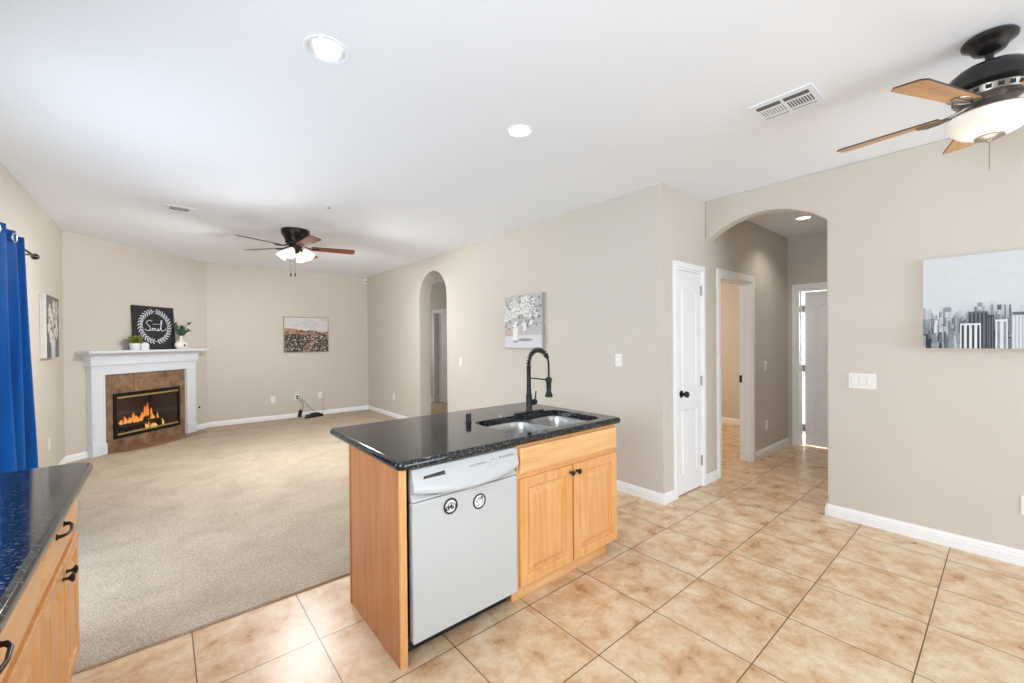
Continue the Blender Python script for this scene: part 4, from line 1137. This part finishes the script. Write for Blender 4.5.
for yy, xx in ((-.40, .03), (-.095, .045)):
    b = B(); tube(b, [(xx+.004*math.cos(a), yy+.030*math.cos(a), 2.128+.030*math.sin(a)) for a in [2*PI*q/24 for q in range(24)]], .0065, 8, closed=True)
    link('grommet', b, 'steel', t, smooth=True)

# ------------------------------------------------------------------ ceiling fittings
def can_light(x, y, r, label, power, tint=(1, .98, .96), flush=True):
    t = thing('recessed_light', label, 'ceiling light', (x, y, H))
    b = B(); lathe(b, [(r*.80, -.001), (r*.84, -.004), (r*.97, -.005), (r, -.001), (r, 0.0), (r*.84, .0), (r*.80, -.001)], 40, cap=False); link('trim_ring', b, 'fitting', t, smooth=True)
    b = B(); lathe(b, [(r*.82, -.001), (r*.80, .02), (r*.70, .085), (r*.62, .125), (0, .125)], 40, cap=False)
    link('reflector', b, 'can_inner', t, smooth=True)
    b = B(); lathe(b, [(0, .002), (r*.72, .003), (r*.79, .006), (r*.79, .012), (0, .013)] if flush else [(0, .045), (r*.30, .048), (r*.46, .065), (r*.50, .085), (r*.3, .12), (0, .122)], 28); link('bulb', b, 'bulb', t, smooth=True)
    l = bpy.data.lights.new('recessed_lamp', 'SPOT'); l.energy = power; l.spot_size = math.radians(125); l.spot_blend = .7; l.shadow_soft_size = .05; l.color = tint
    lo = bpy.data.objects.new('recessed_lamp', l); COL.objects.link(lo); lo.parent = t; lo.location = (0, 0, -.012)
can_light(*cans[0], 'recessed round ceiling light nearest the camera, top left of the island', 9, flush=False)
can_light(*cans[1], 'recessed round ceiling light above the right end of the island', 9)
can_light(*cans[2], 'recessed round ceiling light inside the right hall behind the arch', 20, (1, .93, .84))
def vent(name, label, x0, x1, y0, y1, split):
    cx, cy = (x0+x1)/2, (y0+y1)/2
    t = thing(name, label, 'vent', (cx, cy, H)); W2, L2 = (x1-x0)/2, (y1-y0)/2
    b = B(); plate(b, rrect(-W2, W2, -L2, L2, .004, 2), [], lambda u, v, d: (u, v, d), -.008, -.0005); link('frame', b, 'fitting', t, bevel=.003)
    iw, il = W2*.72, L2*.84
    b = B(); bars = []
    # dark strips painted in for the shaded gaps between louvres
    if split:
        for s in (-1, 1):
            c_ = s*il*.52; hl = il*.46
            box(b, -iw, -iw*.62, c_-hl, c_+hl, -.0088, -.0078)
            n_ = 9
            for k in range(n_):
                q = c_-hl+2*hl*(k+.15)/n_; box(b, -iw*.42, iw*.32, q, q+2*hl/n_*(.55 if s < 0 else .22), -.0088, -.0078)
            box(b, iw*.6, iw*.66, c_-hl, c_+hl, -.0088, -.0078)
    else:
        box(b, -W2*.75, W2*.55, -L2*.35, -L2*.10, -.0088, -.0078)
        for k in range(12):
            q = -W2*.75+W2*1.3*(k+.1)/12; box(b, q, q+W2*1.3/12*.7, -L2*.75, -L2*.48, -.0088, -.0078)
    link('gap_shade', b, 'vent_slot', t)
    return t
vent('ceiling_vent', 'white rectangular air register in the ceiling beside the near fan', 2.600, 2.890, .660, .970, True)
t = vent('ceiling_vent', 'white air register in the family room ceiling near the fireplace', .035, .265, 5.17, 5.46, False)
t = thing('fire_sprinkler', 'small white sprinkler head in the ceiling before the far fan', 'sprinkler', (1.256, 4.26, H))
b = B(); lathe(b, [(0, 0), (.035, 0), (.030, -.006), (.012, -.010), (0, -.010)], 24); link('escutcheon', b, 'fitting', t, smooth=True)
b = B(); lathe(b, [(0, -.010), (.006, -.010), (.006, -.028), (.016, -.030), (.016, -.032), (0, -.032)], 16); link('deflector', b, 'hinge', t)

# ------------------------------------------------------------------ fans
def blade_bm(r0, r1, w0, w1, th=.007, pitch=.2, rc=.02):
    """blade along +x"""
    b = B(); cs = []
    out = [(r0, -w0/2), (r1-rc, -w1/2), (r1, -w1/2+rc), (r1, w1/2-rc), (r1-rc, w1/2), (r0, w0/2)]
    P = Matrix.Rotation(pitch, 4, 'X')
    plate(b, out, [], lambda u, v, d: P @ Vector((u, v, d)), -th/2, th/2)
    for f in b.faces:
        f.normal_update()
        if abs((P.to_3x3().inverted() @ f.normal).z) < .5: f.material_index = 1
    return b
def iron_bm(r0, r1, z0, z1):
    b = B(); tube(b, [(r0, 0, z0), ((r0+r1)/2, 0, (z0+z1)/2-.004), (r1, 0, z1)], [.010, .008, .007], 8)
    for s in (-1, 1): tube(b, [(r1-.03, 0, z1), (r1+.01, s*.022, z1-.001), (r1+.055, s*.030, z1-.001), (r1+.085, s*.012, z1-.001)], .005, 6)
    tube(b, [(r1, 0, z1-.001), (r1+.09, 0, z1-.001)], .005, 6)
    return b
# near fan, hung on a short rod
FC = (2.838, .057)
t = thing('ceiling_fan', 'near ceiling fan with light oak blades and a white glass bowl light', 'ceiling fan', (FC[0], FC[1], H), group='ceiling fans')
b = B(); lathe(b, [(0, 0), (.082, 0), (.089, -.010), (.087, -.022), (.070, -.036), (.060, -.045), (.052, -.060), (.030, -.072), (0, -.073)], 40); link('canopy', b, 'fan_black', t, smooth=True) if 'fan_black' in M else None
M['fan_black'] = plain('gloss_black_enamel', srgb(24, 25, 28), .22)
if 'canopy' not in bpy.data.objects:
    b = B(); lathe(b, [(0, 0), (.082, 0), (.089, -.010), (.087, -.022), (.070, -.036), (.060, -.045), (.052, -.060), (.030, -.072), (0, -.073)], 40); link('canopy', b, 'fan_black', t, smooth=True)
M['pewter'] = plain('antique_pewter', srgb(150, 142, 132), .35, .8)
b = B(); lathe(b, [(0, -.07), (.014, -.07), (.014, -.115), (0, -.115)], 16); link('down_rod', b, 'fan_black', t, smooth=True)
b = B(); lathe(b, [(0, -.110), (.035, -.112), (.060, -.122), (.105, -.140), (.132, -.165), (.140, -.195), (.138, -.225), (.120, -.238), (0, -.238)], 44); mh = link('motor_housing', b, 'fan_black', t, smooth=True)
b = B(); lathe(b, [(0, -.2385), (.112, -.2385), (.118, -.245), (.110, -.272), (.085, -.282), (0, -.282)], 40)
vr = link('vented_ring', b, 'pewter', t, smooth=True)
b = B()
for k in range(20):
    a = 2*PI*k/20; Rk = Matrix.Rotation(a, 4, 'Z'); box(b, .1085, .1165, -.009, .009, -.266, -.247, mat=Rk)
link('vent_slots', b, 'fan_black', vr)
ZB2 = -.300
for k in range(5):
    a = math.radians(157+72*k)
    ir = link('blade_iron', iron_bm(.06, .15, -.276, ZB2-.007), 'pewter', t, smooth=True); ir.rotation_euler = (0, 0, a)
    bl = link('blade', blade_bm(.155, .548, .100, .130, pitch=-.20), ['blade', 'blade_edge'], t); bl.location = (0, 0, ZB2); bl.rotation_euler = (0, 0, a)
b = B(); lathe(b, [(0, -.282), (.05, -.282), (.055, -.30), (.075, -.33), (.13, -.338), (.136, -.342), (.130, -.346), (0, -.346)], 40); link('light_fitter', b, 'pewter', t, smooth=True)
b = B(); lathe(b, [(.132, -.340), (.1385, -.348), (.137, -.365), (.125, -.392), (.098, -.418), (.060, -.436), (.025, -.443), (0, -.444)], 48); link('glass_bowl', b, 'bowl', t, smooth=True)
b = B(); lathe(b, [(0, -.440), (.046, -.436), (.048, -.444), (.028, -.452), (.010, -.455), (.008, -.466), (0, -.468)], 28); link('finial', b, 'pewter', t, smooth=True)
b = B(); tube(b, [(.006, 0, -.462), (.006, 0, -.590)], .0022, 6); link('pull_chain', b, 'pewter', t)
l = bpy.data.lights.new('near_fan_lamp', 'POINT'); l.energy = 2; l.color = (1, .95, .85); l.shadow_soft_size = .10
lo = bpy.data.objects.new('near_fan_lamp', l); COL.objects.link(lo); lo.parent = t; lo.location = (0, 0, -.62)

# far fan, hugging the ceiling
t = thing('ceiling_fan', 'far ceiling fan with red-brown blades and four bell glass shades', 'ceiling fan', (1.222, 5.45, H), group='ceiling fans')
b = B(); lathe(b, [(0, 0), (.148, 0), (.155, -.010), (.152, -.050), (.130, -.085), (.112, -.120), (.108, -.160), (.090, -.172), (0, -.165)], 44); link('motor_housing', b, 'bronze', t, smooth=True)
b = B(); lathe(b, [(0, -.165), (.070, -.165), (.074, -.20), (.060, -.235), (.040, -.262), (.022, -.275), (0, -.278)], 32); sh = link('switch_housing', b, 'bronze', t, smooth=True)
ZB1 = -.205
for k in range(5):
    a = math.radians(-13.5+72*k)
    ir = link('blade_iron', iron_bm(.06, .17, -.170, ZB1-.006), 'bronze', t, smooth=True); ir.rotation_euler = (0, 0, a)
    bl = link('blade', blade_bm(.17, .66, .105, .135, pitch=-.20), ['blade_dark', 'blade_edge'], t); bl.location = (0, 0, ZB1); bl.rotation_euler = (0, 0, a)
for k in range(4):
    a = math.radians(-132+90*k+8); Rk = Matrix.Rotation(a, 4, 'Z')
    b = B(); tube(b, [Rk @ Vector(p) for p in ((.04, 0, -.235), (.075, 0, -.232), (.105, 0, -.250))], .008, 8); arm = link('lamp_arm', b, 'bronze', t, smooth=True)
    T_ = Rk @ Matrix.Translation((.100, 0, -.245)) @ Matrix.Rotation(math.radians(-42), 4, 'Y') @ Matrix.Scale(.88, 4)
    b = B(); lathe(b, [(.022, .008), (.026, 0), (.034, -.012), (.044, -.035), (.052, -.065), (.062, -.100), (.070, -.118), (.067, -.118), (.058, -.098), (.048, -.065), (.040, -.035), (.024, -.005)], 28, T_, cap=False)
    link('glass_shade', b, 'shade_lit', arm, smooth=True)
    b = B(); lathe(b, [(0, -.005), (.012, -.01), (.024, -.05), (.026, -.07), (.015, -.09), (0, -.095)], 16, T_); link('bulb', b, 'bulb', arm, smooth=True)
for dx, dy in ((-.046, .036), (-.008, .004)):
    b = B(); tube(b, [(dx, dy, -.26), (dx, dy, -.51)], .0016, 6); ch = link('pull_chain', b, 'bronze', t)
    b = B(); lathe(b, [(0, -.485), (.006, -.49), (.009, -.505), (.007, -.525), (0, -.53)], 12, Matrix.Translation((dx, dy, -.02))); link('pull_fob', b, 'bronze', ch, smooth=True)
for k in range(4):
    a = math.radians(-132+90*k+8)
    l = bpy.data.lights.new('far_fan_lamp', 'SPOT'); l.spot_size = math.radians(165); l.spot_blend = .6; l.energy = 68; l.color = (.97, .985, 1); l.shadow_soft_size = .06
    lo = bpy.data.objects.new('far_fan_lamp', l); COL.objects.link(lo); lo.parent = t; lo.location = (.20*math.cos(a), .20*math.sin(a), -.39)
    lo.rotation_euler = (0, math.radians(-42), a)
